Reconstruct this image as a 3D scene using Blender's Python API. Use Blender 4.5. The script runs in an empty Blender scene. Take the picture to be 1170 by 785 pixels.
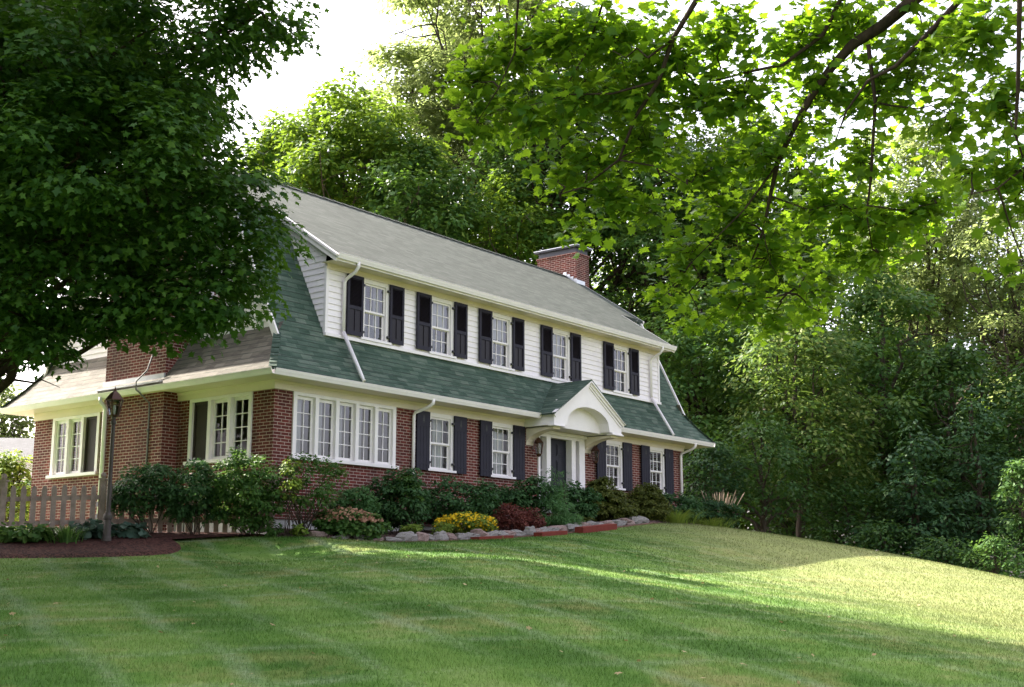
import bpy, math, random
import numpy as np
from math import sin, cos, tan, atan, atan2, pi, radians, sqrt
from mathutils import Vector, Matrix, noise

random.seed(7)
SC = bpy.context.scene
COL = SC.collection

# ------------------------------------------------------------------ camera
PW, PH, FPX = 1170.0, 785.0, 1430.0
CXP, CYP = 585.0, 392.5
PITCH = atan(270.5 / FPX)
cam_d = bpy.data.cameras.new('camera')
cam = bpy.data.objects.new('camera', cam_d)
COL.objects.link(cam)
cam_d.sensor_width = 36.0
cam_d.lens = 36.0 * FPX / PW
cam_d.clip_start = 0.1
cam_d.clip_end = 3000.0
cam.location = (0, 0, 0)
cam.rotation_euler = (pi / 2 + PITCH, 0, 0)
SC.camera = cam

# ------------------------------------------------------------------ light
SUN_EL = radians(40.0)
SUN_AZ = np.array([-0.782, 0.624])          # horizontal direction towards the sun
w_ = bpy.data.worlds.new('World'); SC.world = w_; w_.use_nodes = True
nt = w_.node_tree
bgn = nt.nodes['Background']
sky = nt.nodes.new('ShaderNodeTexSky')
sky.sky_type = 'NISHITA'; sky.sun_disc = False
sky.sun_elevation = SUN_EL
sky.sun_rotation = atan2(SUN_AZ[0], SUN_AZ[1])
sky.air_density = 1.0; sky.dust_density = 5.0; sky.ozone_density = 1.0
hs = nt.nodes.new('ShaderNodeHueSaturation'); hs.inputs['Saturation'].default_value = 0.42
nt.links.new(sky.outputs[0], hs.inputs['Color'])
tn = nt.nodes.new('ShaderNodeMix'); tn.data_type = 'RGBA'; tn.blend_type = 'MULTIPLY'; tn.inputs[0].default_value = 1.0
tn.inputs[7].default_value = (1.0, 0.955, 0.985, 1)          # pinkish sky tint, balancing the green cast on whites
nt.links.new(hs.outputs[0], tn.inputs[6]); nt.links.new(tn.outputs[2], bgn.inputs['Color'])
bgn.inputs['Strength'].default_value = 0.15
sd = bpy.data.lights.new('sun', 'SUN'); sd.energy = 5.0; sd.angle = radians(0.5); sd.color = (1.0, 0.93, 0.80)
sun = bpy.data.objects.new('sun', sd); COL.objects.link(sun)
dv = Vector((SUN_AZ[0] * cos(SUN_EL), SUN_AZ[1] * cos(SUN_EL), sin(SUN_EL)))
sun.rotation_euler = dv.to_track_quat('Z', 'Y').to_euler()
sun.location = (-30, 30, 40)
SC.view_settings.view_transform = 'Standard'
SC.view_settings.look = 'None'
SC.view_settings.exposure = 2.12
SC.view_settings.gamma = 1.0
SC.view_settings.use_curve_mapping = False
SC.cycles.use_denoising = True
SC.cycles.max_bounces = 6
SC.cycles.diffuse_bounces = 3
SC.cycles.transparent_max_bounces = 8

# ------------------------------------------------------------------ geometry of the view
def ray(px, py):
    a = (px - CXP) / FPX; b = (CYP - py) / FPX
    return np.array([a, cos(PITCH) - b * sin(PITCH), sin(PITCH) + b * cos(PITCH)])
def at(px, py, d):
    return ray(px, py) * d
TH = atan(1137 / 1455.0)
U = np.array([sin(TH), cos(TH), 0.0]); Vv = np.array([-cos(TH), sin(TH), 0.0])
P0 = ray(314, 441.4) * 25.7; P0[2] = 0.0
G0 = 0.85
def w(s, t, z=0.0): return P0 + U * s + Vv * t + np.array([0, 0, z])

# ------------------------------------------------------------------ tagging
def tag(o, label=None, cat=None, group=None, kind=None):
    if label: o['label'] = label
    if cat: o['category'] = cat
    if group: o['group'] = group
    if kind: o['kind'] = kind
    return o
def empty(name, loc, rz=0.0):
    o = bpy.data.objects.new(name, None); COL.objects.link(o)
    o.location = [float(c) for c in loc]; o.rotation_euler = (0, 0, rz); o.empty_display_size = 0.3
    return o
def link_mesh(name, me, mats, parent=None):
    for m in (mats if isinstance(mats, (list, tuple)) else [mats]): me.materials.append(m)
    o = bpy.data.objects.new(name, me); COL.objects.link(o)
    if parent is not None: o.parent = parent
    return o
def copy_tree(o, parent=None):
    c = o.copy(); COL.objects.link(c)
    if parent is not None: c.parent = parent
    for ch in [k for k in bpy.data.objects if k.parent == o]: copy_tree(ch, c)
    return c

# ------------------------------------------------------------------ mesh builder
class MB:
    def __init__(s): s.V = []; s.F = []; s.M = []
    def face(s, pts, m=0):
        b = len(s.V); s.V += [tuple(float(c) for c in p) for p in pts]
        s.F.append(tuple(range(b, b + len(pts)))); s.M.append(m)
    def box(s, x0, x1, y0, y1, z0, z1, m=0):
        if x1 < x0: x0, x1 = x1, x0
        if y1 < y0: y0, y1 = y1, y0
        if z1 < z0: z0, z1 = z1, z0
        b = len(s.V)
        s.V += [(x0,y0,z0),(x1,y0,z0),(x1,y1,z0),(x0,y1,z0),(x0,y0,z1),(x1,y0,z1),(x1,y1,z1),(x0,y1,z1)]
        for f in ((0,3,2,1),(4,5,6,7),(0,1,5,4),(1,2,6,5),(2,3,7,6),(3,0,4,7)):
            s.F.append(tuple(b + i for i in f)); s.M.append(m)
    def mbox(s, mp, a0, a1, z0, z1, d0, d1, m=0):
        p = mp(a0, z0, d0); q = mp(a1, z1, d1)
        s.box(p[0], q[0], p[1], q[1], p[2], q[2], m)
    def mquad(s, mp, pts, m=0): s.face([mp(*p) for p in pts], m)
    def prism(s, poly, axis, c0, c1, m=0):
        # poly: 2D points in the other two axes (order x,y,z without 'axis')
        def P(p, c):
            l = [p[0], p[1]]; l.insert(axis, c); return tuple(l)
        s.face([P(p, c0) for p in poly], m); s.face([P(p, c1) for p in reversed(poly)], m)
        n = len(poly)
        for i in range(n):
            a, b = poly[i], poly[(i + 1) % n]
            s.face([P(a, c0), P(a, c1), P(b, c1), P(b, c0)], m)
    def beam(s, p, q, wd, hd, up=(0, 0, 1), m=0):
        p = Vector(p); q = Vector(q); d = (q - p).normalized(); up = Vector(up)
        sx = d.cross(up).normalized(); uy = sx.cross(d).normalized()
        b = len(s.V)
        for c in (p, q):
            for a, e in ((-1,-1),(1,-1),(1,1),(-1,1)):
                s.V.append(tuple(c + sx * (a * wd / 2) + uy * (e * hd / 2)))
        for f in ((0,1,2,3),(7,6,5,4),(0,4,5,1),(1,5,6,2),(2,6,7,3),(3,7,4,0)):
            s.F.append(tuple(b + i for i in f)); s.M.append(m)
    def tube(s, pts, rad, n=8, m=0):
        pts = [Vector([float(c) for c in p]) for p in pts]
        if not isinstance(rad, (list, tuple)): rad = [rad] * len(pts)
        b = len(s.V); up = Vector((0.13, 0.31, 0.94))
        for i, p in enumerate(pts):
            d = (pts[min(i + 1, len(pts) - 1)] - pts[max(i - 1, 0)])
            d = d.normalized() if d.length > 1e-9 else Vector((0, 0, 1))
            ref = up if abs(d.dot(up)) < 0.95 else Vector((1, 0, 0))
            x = d.cross(ref).normalized(); y = d.cross(x)
            for k in range(n):
                a = 2 * pi * k / n
                s.V.append(tuple(p + (x * cos(a) + y * sin(a)) * rad[i]))
        for i in range(len(pts) - 1):
            for k in range(n):
                k2 = (k + 1) % n
                s.F.append((b+i*n+k, b+i*n+k2, b+(i+1)*n+k2, b+(i+1)*n+k)); s.M.append(m)
        s.F.append(tuple(b + k for k in reversed(range(n)))); s.M.append(m)
        e = b + (len(pts) - 1) * n
        s.F.append(tuple(e + k for k in range(n))); s.M.append(m)
    def lathe(s, cx, cy, prof, n=16, m=0):
        b = len(s.V)
        for r, z in prof:
            for k in range(n):
                a = 2 * pi * (k + .5) / n
                s.V.append((cx + r * cos(a), cy + r * sin(a), z))
        for i in range(len(prof) - 1):
            for k in range(n):
                k2 = (k + 1) % n
                s.F.append((b+i*n+k, b+i*n+k2, b+(i+1)*n+k2, b+(i+1)*n+k)); s.M.append(m)
        s.F.append(tuple(b + k for k in reversed(range(n)))); s.M.append(m)
        e = b + (len(prof) - 1) * n
        s.F.append(tuple(e + k for k in range(n))); s.M.append(m)
    def build(s, name, mats, parent=None, dz=0.0, smooth=False, bevel=0.0):
        me = bpy.data.meshes.new(name)
        V = [(x, y, z + dz) for x, y, z in s.V] if dz else s.V
        me.from_pydata(V, [], s.F); me.update()
        me.polygons.foreach_set('material_index', s.M)
        uvl = me.uv_layers.new(name='uv')
        for p in me.polygons:
            nn = p.normal
            h = Vector((1, 0, 0)) if abs(nn.z) > 0.97 else Vector((-nn.y, nn.x, 0)).normalized()
            if abs(nn.z) <= 0.97 and (h.x + h.y) < 0: h = -h
            v = nn.cross(h)
            if v.z < 0: v = -v
            for li in p.loop_indices:
                c = me.vertices[me.loops[li].vertex_index].co
                uvl.data[li].uv = (c.dot(h), c.dot(v))
        if smooth: me.polygons.foreach_set('use_smooth', [True] * len(me.polygons))
        o = link_mesh(name, me, mats, parent)
        if bevel:
            bv = o.modifiers.new('bevel', 'BEVEL'); bv.width = bevel; bv.segments = 2; bv.limit_method = 'ANGLE'
        return o

# ------------------------------------------------------------------ materials
class NT:
    def __init__(s, name):
        s.m = bpy.data.materials.new(name); s.m.use_nodes = True
        s.t = s.m.node_tree; s.t.nodes.clear()
        s.out = s.n('ShaderNodeOutputMaterial')
    def n(s, typ, **kw):
        x = s.t.nodes.new(typ)
        for k, v in kw.items(): setattr(x, k, v)
        return x
    def l(s, a, b): s.t.links.new(a, b)
    def noise(s, scale, vec=None, detail=3.0, rough=0.55):
        x = s.n('ShaderNodeTexNoise'); x.inputs['Scale'].default_value = scale
        x.inputs['Detail'].default_value = detail; x.inputs['Roughness'].default_value = rough
        if vec is not None: s.l(vec, x.inputs['Vector'])
        return x
    def ramp(s, fac, stops):
        r = s.n('ShaderNodeValToRGB'); cr = r.color_ramp
        while len(cr.elements) < len(stops): cr.elements.new(0.5)
        for e, (p, c) in zip(cr.elements, stops):
            e.position = p; e.color = (c[0], c[1], c[2], 1) if isinstance(c, (tuple, list)) else (c, c, c, 1)
        s.l(fac, r.inputs['Fac']); return r.outputs['Color']
    def mix(s, fac, a, b, typ='MIX'):
        x = s.n('ShaderNodeMix', data_type='RGBA', blend_type=typ)
        for sock, v in ((x.inputs[0], fac), (x.inputs[6], a), (x.inputs[7], b)):
            if hasattr(v, 'is_output'): s.l(v, sock)
            elif isinstance(v, (tuple, list)): sock.default_value = (v[0], v[1], v[2], 1)
            elif sock == x.inputs[0]: sock.default_value = v
            else: sock.default_value = (v, v, v, 1)
        return x.outputs[2]
    def math(s, op, a, b=0.0):
        x = s.n('ShaderNodeMath', operation=op)
        for sock, v in ((x.inputs[0], a), (x.inputs[1], b)):
            if hasattr(v, 'is_output'): s.l(v, sock)
            else: sock.default_value = v
        return x.outputs[0]
    def bump(s, h, strength=0.3, dist=0.01):
        b = s.n('ShaderNodeBump'); b.inputs['Strength'].default_value = strength; b.inputs['Distance'].default_value = dist
        s.l(h, b.inputs['Height']); return b.outputs['Normal']
    def bsdf(s, color, rough=0.7, spec=0.3, normal=None, metal=0.0):
        p = s.n('ShaderNodeBsdfPrincipled')
        if hasattr(color, 'is_output'): s.l(color, p.inputs['Base Color'])
        else: p.inputs['Base Color'].default_value = (*color, 1)
        if hasattr(rough, 'is_output'): s.l(rough, p.inputs['Roughness'])
        else: p.inputs['Roughness'].default_value = rough
        p.inputs['Specular IOR Level'].default_value = spec
        p.inputs['Metallic'].default_value = metal
        if normal is not None: s.l(normal, p.inputs['Normal'])
        return p.outputs[0]
    def done(s, sh): s.l(sh, s.out.inputs['Surface']); return s.m

def m_plain(name, col, rough=0.6, spec=0.3, metal=0.0, var=0.12, nscale=6.0, bump=0.0):
    t = NT(name); tc = t.n('ShaderNodeTexCoord')
    n1 = t.noise(nscale, tc.outputs['Object'], 5.0)
    n2 = t.noise(nscale * 9, tc.outputs['Object'], 3.0)
    f = t.math('ADD', t.math('MULTIPLY', n1.outputs['Fac'], 0.7), t.math('MULTIPLY', n2.outputs['Fac'], 0.3))
    c = t.ramp(f, [(0.3, tuple(x * (1 - var) for x in col)), (0.7, tuple(min(1, x * (1 + var)) for x in col))])
    nm = t.bump(n2.outputs['Fac'], bump, 0.01) if bump else None
    return t.done(t.bsdf(c, rough, spec, nm, metal))

def m_brick(name, ca, cb, mortar, w=0.21, h=0.067):
    t = NT(name); uv = t.n('ShaderNodeUVMap').outputs[0]
    b = t.n('ShaderNodeTexBrick'); t.l(uv, b.inputs['Vector'])
    b.inputs['Scale'].default_value = 1.0; b.inputs['Brick Width'].default_value = w
    b.inputs['Row Height'].default_value = h; b.inputs['Mortar Size'].default_value = 0.0075
    b.inputs['Mortar Smooth'].default_value = 0.15
    b.inputs['Bias'].default_value = 0.0
    b.inputs['Color1'].default_value = (*ca, 1); b.inputs['Color2'].default_value = (*cb, 1)
    b.inputs['Mortar'].default_value = (*mortar, 1)
    n = t.noise(1.2, uv, 5.0); n2 = t.noise(40, uv, 3.0)
    c = t.mix(t.math('MULTIPLY', n.outputs['Fac'], 0.55), b.outputs['Color'], tuple(x * 0.55 for x in ca), 'MIX')
    c = t.mix(0.45, c, t.ramp(n2.outputs['Fac'], [(0.3, 0.75), (0.7, 1.15)]), 'MULTIPLY')
    c = t.mix(b.outputs['Fac'], c, t.mix(n2.outputs['Fac'], tuple(x * 0.8 for x in mortar), mortar))
    mp = t.n('ShaderNodeMapping'); t.l(uv, mp.inputs['Vector']); mp.inputs['Scale'].default_value = (1.6, 0.35, 1)
    st_ = t.noise(1.1, mp.outputs[0], 5.0, 0.65)
    c = t.mix(t.ramp(st_.outputs['Fac'], [(0.48, 0.0), (0.72, 0.55)]), c, (0.035, 0.022, 0.020))
    hgt = t.math('SUBTRACT', t.math('MULTIPLY', n2.outputs['Fac'], 0.25), b.outputs['Fac'])
    return t.done(t.bsdf(c, 0.85, 0.2, t.bump(hgt, 0.8, 0.008)))

def m_shingle(name, stops, row=0.14, wd=0.30):
    t = NT(name); uv = t.n('ShaderNodeUVMap').outputs[0]
    sp = t.n('ShaderNodeSeparateXYZ'); t.l(uv, sp.inputs[0])
    b = t.n('ShaderNodeTexBrick'); t.l(uv, b.inputs['Vector'])
    b.inputs['Scale'].default_value = 1.0; b.inputs['Brick Width'].default_value = wd
    b.inputs['Row Height'].default_value = row; b.inputs['Mortar Size'].default_value = 0.004
    b.inputs['Bias'].default_value = 0.0; b.offset = 0.37; b.offset_frequency = 2
    b.inputs['Color1'].default_value = (0, 0, 0, 1); b.inputs['Color2'].default_value = (1, 1, 1, 1)
    b.inputs['Mortar'].default_value = (0.3, 0.3, 0.3, 1)
    # long streaky tone change along each course
    mp = t.n('ShaderNodeMapping'); t.l(uv, mp.inputs['Vector']); mp.inputs['Scale'].default_value = (1.4, 7.0, 1)
    n1 = t.noise(1.6, mp.outputs[0], 3.0, 0.6)
    n2 = t.noise(120, uv, 2.0)
    n3 = t.noise(0.5, uv, 3.0)
    f = t.math('ADD', t.math('MULTIPLY', b.outputs['Color'], 0.28), t.math('MULTIPLY', n1.outputs['Fac'], 0.62))
    f = t.math('ADD', f, t.math('MULTIPLY', n2.outputs['Fac'], 0.22))
    c = t.ramp(f, stops)
    c = t.mix(0.5, c, t.ramp(n3.outputs['Fac'], [(0.3, 0.82), (0.7, 1.18)]), 'MULTIPLY')
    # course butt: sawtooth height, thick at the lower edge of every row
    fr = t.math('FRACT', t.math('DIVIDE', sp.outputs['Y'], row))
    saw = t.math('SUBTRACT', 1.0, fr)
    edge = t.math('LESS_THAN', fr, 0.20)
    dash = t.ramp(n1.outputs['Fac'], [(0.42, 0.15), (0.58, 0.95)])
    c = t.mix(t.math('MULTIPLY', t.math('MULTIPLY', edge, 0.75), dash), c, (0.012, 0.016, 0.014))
    hgt = t.math('ADD', t.math('MULTIPLY', saw, 1.0), t.math('MULTIPLY', b.outputs['Fac'], -0.35))
    hgt = t.math('ADD', hgt, t.math('MULTIPLY', n2.outputs['Fac'], 0.25))
    return t.done(t.bsdf(c, 0.9, 0.25, t.bump(hgt, 0.7, 0.012)))

def m_glass(name, ior=1.7):
    t = NT(name)
    f = t.n('ShaderNodeFresnel'); f.inputs['IOR'].default_value = ior
    tc = t.n('ShaderNodeTexCoord'); n = t.noise(0.9, tc.outputs['Object'], 1.0)
    bm = t.bump(n.outputs['Fac'], 0.06, 0.05)
    g = t.n('ShaderNodeBsdfGlossy'); g.inputs['Roughness'].default_value = 0.015; t.l(bm, g.inputs['Normal'])
    g.inputs['Color'].default_value = (0.95, 0.93, 1.0, 1)
    tr = t.n('ShaderNodeBsdfTransparent'); tr.inputs['Color'].default_value = (0.80, 0.83, 0.82, 1)
    mx = t.n('ShaderNodeMixShader')
    t.l(f.outputs[0], mx.inputs[0]); t.l(tr.outputs[0], mx.inputs[1]); t.l(g.outputs[0], mx.inputs[2])
    return t.done(mx.outputs[0])

def m_leaf(name, stops, trans=0.4, tcol=(0.25, 0.42, 0.04), rough=0.55, spec=0.15):
    t = NT(name)
    geo = t.n('ShaderNodeNewGeometry'); tc = t.n('ShaderNodeTexCoord')
    n = t.noise(0.55, tc.outputs['Object'], 2.0)
    f = t.math('ADD', t.math('MULTIPLY', geo.outputs['Random Per Island'], 0.6), t.math('MULTIPLY', n.outputs['Fac'], 0.45))
    c = t.ramp(f, stops)
    p = t.bsdf(c, rough, spec)
    tl = t.n('ShaderNodeBsdfTranslucent')
    t.l(t.mix(0.6, c, tcol), tl.inputs['Color'])
    mx = t.n('ShaderNodeMixShader'); mx.inputs[0].default_value = trans
    t.l(p, mx.inputs[1]); t.l(tl.outputs[0], mx.inputs[2])
    return t.done(mx.outputs[0])

def m_bark(name, col):
    t = NT(name); tc = t.n('ShaderNodeTexCoord')
    mp = t.n('ShaderNodeMapping'); t.l(tc.outputs['Object'], mp.inputs['Vector']); mp.inputs['Scale'].default_value = (9, 9, 1.6)
    n = t.noise(1.5, mp.outputs[0], 5.0, 0.65)
    c = t.ramp(n.outputs['Fac'], [(0.3, tuple(x * 0.45 for x in col)), (0.7, tuple(x * 1.3 for x in col))])
    return t.done(t.bsdf(c, 0.9, 0.15, t.bump(n.outputs['Fac'], 0.9, 0.03)))

def grass_color(t, co):
    """lawn colour from world position: crossing mower passes, tracks, dry and lush patches"""
    def stripes(ang, wd):
        sp = t.n('ShaderNodeVectorMath', operation='DOT_PRODUCT'); sp.inputs[1].default_value = (cos(ang) / wd, sin(ang) / wd, 0)
        nz = t.noise(0.22, co, 2.0)
        t.l(co, sp.inputs[0])
        a = t.math('ADD', sp.outputs['Value'], t.math('MULTIPLY', nz.outputs['Fac'], 0.9))
        fr = t.math('FRACT', a)
        tri = t.math('ABSOLUTE', t.math('SUBTRACT', fr, 0.5))          # 0.5 at the seams
        sq = t.math('SINE', t.math('MULTIPLY', a, pi))
        return tri, sq
    tA, sA = stripes(radians(27), 1.0)
    tB, sB = stripes(radians(117), 1.35)
    n1 = t.noise(0.55, co, 4.0, 0.6); n2 = t.noise(2.3, co, 4.0, 0.6); n3 = t.noise(22, co, 3.0, 0.6)
    f = t.math('ADD', t.math('MULTIPLY', sA, 0.12), t.math('MULTIPLY', sB, 0.07))
    f = t.math('ADD', f, t.math('MULTIPLY', n2.outputs['Fac'], 0.48))
    f = t.math('ADD', f, t.math('MULTIPLY', n3.outputs['Fac'], 0.26))
    c = t.ramp(f, [(0.10, (0.036, 0.092, 0.012)), (0.32, (0.064, 0.140, 0.020)), (0.5, (0.104, 0.186, 0.034)), (0.72, (0.18, 0.235, 0.080))])
    dry = t.ramp(t.math('ADD', t.math('MULTIPLY', n1.outputs['Fac'], 0.55), t.math('MULTIPLY', n2.outputs['Fac'], 0.45)), [(0.51, 0.0), (0.68, 0.6)])
    c = t.mix(dry, c, (0.235, 0.205, 0.085))
    sm = t.ramp(tA, [(0.34, 0.0), (0.48, 1.0)])
    sm2 = t.ramp(tB, [(0.38, 0.0), (0.49, 1.0)])
    brk = t.ramp(t.math('ADD', t.math('MULTIPLY', n1.outputs['Fac'], .5), t.math('MULTIPLY', n3.outputs['Fac'], .5)), [(0.40, 0.0), (0.62, 0.62)])
    lines = t.math('MULTIPLY', t.math('MAXIMUM', sm, sm2), brk)
    c = t.mix(lines, c, (0.20, 0.26, 0.15))
    # sunlight on the open right slope painted in as drier, paler turf
    spx = t.n('ShaderNodeSeparateXYZ'); t.l(co, spx.inputs[0])
    sl = t.math('ADD', t.math('MULTIPLY', spx.outputs['X'], 0.10), t.math('MULTIPLY', spx.outputs['Y'], 0.012))
    sl = t.ramp(t.math('ADD', sl, t.math('MULTIPLY', n2.outputs['Fac'], 0.22)), [(0.62, 0.0), (1.10, 0.60)])
    c = t.mix(sl, c, (0.25, 0.245, 0.105))
    return c, n3

def m_grass(name, blade=False):
    t = NT(name); tc = t.n('ShaderNodeTexCoord'); co = tc.outputs['Object']
    c, n3 = grass_color(t, co)
    if blade:
        geo = t.n('ShaderNodeNewGeometry')
        c = t.mix(0.45, c, t.ramp(geo.outputs['Random Per Island'], [(0, 0.6), (1, 1.5)]), 'MULTIPLY')
        p = t.bsdf(c, 0.6, 0.2)
        tl = t.n('ShaderNodeBsdfTranslucent'); t.l(c, tl.inputs['Color'])
        mx = t.n('ShaderNodeMixShader'); mx.inputs[0].default_value = 0.35
        t.l(p, mx.inputs[1]); t.l(tl.outputs[0], mx.inputs[2])
        return t.done(mx.outputs[0])
    n4 = t.noise(60, co, 2.0)
    return t.done(t.bsdf(c, 0.95, 0.1, t.bump(n4.outputs['Fac'], 0.5, 0.02)))

def m_mulch(name, ca, cb, sc=28):
    t = NT(name); tc = t.n('ShaderNodeTexCoord'); co = tc.outputs['Object']
    v = t.n('ShaderNodeTexVoronoi'); v.inputs['Scale'].default_value = sc; t.l(co, v.inputs['Vector'])
    n = t.noise(sc * 2, co, 3.0); n2 = t.noise(0.9, co, 2.0)
    sepc = t.n('ShaderNodeSeparateColor'); t.l(v.outputs['Color'], sepc.inputs[0])
    f = t.math('ADD', t.math('MULTIPLY', sepc.outputs[0], 0.6), t.math('MULTIPLY', n2.outputs['Fac'], 0.4))
    c = t.ramp(f, [(0.2, ca), (0.8, cb)])
    return t.done(t.bsdf(c, 0.95, 0.1, t.bump(t.math('ADD', v.outputs['Distance'], n.outputs['Fac']), 1.0, 0.03)))

BRICK = m_brick('red_brick', (0.195, 0.043, 0.033), (0.080, 0.019, 0.017), (0.48, 0.36, 0.31))
BRICK2 = m_brick('red_brick_paving', (0.24, 0.055, 0.035), (0.16, 0.040, 0.030), (0.22, 0.12, 0.10), 0.2, 0.10)
CONC = m_plain('foundation_concrete', (0.55, 0.54, 0.52), 0.9, 0.2, var=0.2, nscale=3, bump=0.3)
PAVE = m_plain('patio_concrete', (0.55, 0.45, 0.36), 0.9, 0.2, var=0.12, nscale=2)
WHITE = m_plain('white_paint', (0.84, 0.785, 0.79), 0.45, 0.3, var=0.06, nscale=2.5)
CREAM = m_plain('cream_paint', (0.76, 0.66, 0.56), 0.5, 0.3, var=0.05, nscale=2.0)
SIDE = m_plain('white_siding_paint', (0.85, 0.79, 0.81), 0.55, 0.3, var=0.08, nscale=1.7)
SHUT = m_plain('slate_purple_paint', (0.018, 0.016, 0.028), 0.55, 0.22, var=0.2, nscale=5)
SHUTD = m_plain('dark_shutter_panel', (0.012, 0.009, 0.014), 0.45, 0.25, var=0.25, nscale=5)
DOORM = m_plain('black_navy_door_paint', (0.012, 0.012, 0.021), 0.45, 0.25, var=0.2)
IRON = m_plain('black_iron', (0.015, 0.014, 0.014), 0.45, 0.5, var=0.3, nscale=12)
BRONZE = m_plain('bronze_metal', (0.085, 0.040, 0.028), 0.42, 0.5, 0.55, var=0.3, nscale=8)
POSTM = m_plain('weathered_dark_post', (0.060, 0.048, 0.042), 0.6, 0.4, var=0.35, nscale=10)
FLASH = m_plain('galvanised_flashing', (0.62, 0.63, 0.66), 0.35, 0.5, 0.5, var=0.1)
LEAD = m_plain('dark_lead_cap', (0.055, 0.055, 0.075), 0.5, 0.4, var=0.2)
CABLE = m_plain('grey_cable', (0.16, 0.15, 0.15), 0.6, 0.3)
ROOF_G = m_shingle('green_asphalt_shingle', [(0.25, (0.017, 0.036, 0.025)), (0.42, (0.041, 0.074, 0.053)), (0.6, (0.074, 0.113, 0.084)), (0.8, (0.140, 0.172, 0.136))])
ROOF_T = m_shingle('tan_grey_shingle', [(0.25, (0.060, 0.055, 0.046)), (0.42, (0.115, 0.103, 0.086)), (0.6, (0.165, 0.148, 0.124)), (0.8, (0.22, 0.20, 0.17))])
GLASS = m_glass('window_glass', 1.9)
GLASS3 = m_glass('lower_window_glass', 1.5)
GLASS2 = m_glass('side_window_glass', 1.13)
LGLASS = m_glass('lantern_glass', 1.5)
CURT = m_plain('white_curtain', (0.62, 0.62, 0.63), 0.9, 0.1, var=0.06)
CURTW = m_plain('lit_interior_drape', (0.42, 0.24, 0.10), 0.9, 0.1, var=0.2)  # orange cloth colour stands in for the warm lit interior
SCREEN = m_plain('dark_insect_screen', (0.035, 0.026, 0.022), 0.6, 0.3, var=0.2)
INT = m_plain('interior_plaster', (0.30, 0.25, 0.20), 0.9, 0.1)
FENCE = m_plain('weathered_cedar', (0.32, 0.25, 0.21), 0.85, 0.2, var=0.35, nscale=7, bump=0.4)
STONE = m_plain('limestone', (0.24, 0.222, 0.208), 0.9, 0.2, var=0.5, nscale=13, bump=0.6)
STONEP = m_plain('pink_limestone', (0.27, 0.195, 0.175), 0.9, 0.2, var=0.5, nscale=13, bump=0.6)
REDSTEP = m_plain('red_edging_block', (0.17, 0.032, 0.022), 0.8, 0.2, var=0.2, nscale=8, bump=0.3)
EDGEM = m_plain('dusty_pink_brick', (0.16, 0.085, 0.070), 0.9, 0.1, var=0.4, nscale=6, bump=0.4)
MULCH = m_mulch('dark_red_mulch', (0.018, 0.009, 0.008), (0.125, 0.055, 0.044), 30)
GRAVEL = m_mulch('pinkish_bark_gravel', (0.03, 0.018, 0.015), (0.19, 0.12, 0.105), 24)
GRASS = m_grass('lawn_turf'); BLADE = m_grass('grass_blade', True)
SOIL = m_mulch('woodland_floor', (0.012, 0.012, 0.006), (0.05, 0.045, 0.022), 8)
BARK = m_bark('grey_brown_bark', (0.075, 0.058, 0.045)); BARKD = m_bark('dark_wet_bark', (0.042, 0.028, 0.022))
NROOF = m_shingle('grey_asphalt_shingle', [(0.3, (0.035, 0.035, 0.04)), (0.8, (0.075, 0.075, 0.085))])

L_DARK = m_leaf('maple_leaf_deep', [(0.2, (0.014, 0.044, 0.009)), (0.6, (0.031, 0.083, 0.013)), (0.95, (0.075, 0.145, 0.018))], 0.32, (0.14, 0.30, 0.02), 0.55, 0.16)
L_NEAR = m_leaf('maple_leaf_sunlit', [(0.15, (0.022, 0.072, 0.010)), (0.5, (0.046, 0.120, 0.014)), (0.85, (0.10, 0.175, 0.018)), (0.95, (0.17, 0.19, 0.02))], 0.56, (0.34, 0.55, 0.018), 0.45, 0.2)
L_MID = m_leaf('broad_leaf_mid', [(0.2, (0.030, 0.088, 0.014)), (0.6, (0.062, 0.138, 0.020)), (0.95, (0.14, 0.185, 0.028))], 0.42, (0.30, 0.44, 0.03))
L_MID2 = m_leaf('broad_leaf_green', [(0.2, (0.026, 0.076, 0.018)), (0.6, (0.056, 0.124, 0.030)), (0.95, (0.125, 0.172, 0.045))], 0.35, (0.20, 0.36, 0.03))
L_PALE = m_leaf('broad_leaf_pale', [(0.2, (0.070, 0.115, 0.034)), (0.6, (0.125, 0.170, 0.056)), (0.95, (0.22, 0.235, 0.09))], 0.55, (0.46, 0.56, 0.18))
L_PALE2 = m_leaf('maple_leaf_painted_sun', [(0.2, (0.030, 0.080, 0.016)), (0.6, (0.070, 0.135, 0.026)), (0.85, (0.24, 0.27, 0.08))], 0.38, (0.26, 0.38, 0.06))  # pale ramp end puts sun-struck tips into the leaf colour
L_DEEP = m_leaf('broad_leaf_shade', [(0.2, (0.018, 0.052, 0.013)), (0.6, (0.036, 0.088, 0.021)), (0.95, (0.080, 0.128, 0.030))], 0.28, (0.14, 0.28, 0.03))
L_BLUE = m_leaf('blue_green_needle_leaf', [(0.2, (0.014, 0.044, 0.018)), (0.6, (0.030, 0.078, 0.028)), (0.95, (0.065, 0.115, 0.038))], 0.25, (0.14, 0.28, 0.05))
L_SHRUB = m_leaf('shrub_leaf', [(0.2, (0.036, 0.092, 0.022)), (0.6, (0.066, 0.145, 0.034)), (0.95, (0.13, 0.20, 0.05))], 0.30, (0.2, 0.36, 0.06))
L_SHRUBD = m_leaf('dark_shrub_leaf', [(0.2, (0.024, 0.066, 0.024)), (0.6, (0.048, 0.114, 0.036)), (0.95, (0.075, 0.14, 0.05))], 0.22, (0.1, 0.24, 0.06))
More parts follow.
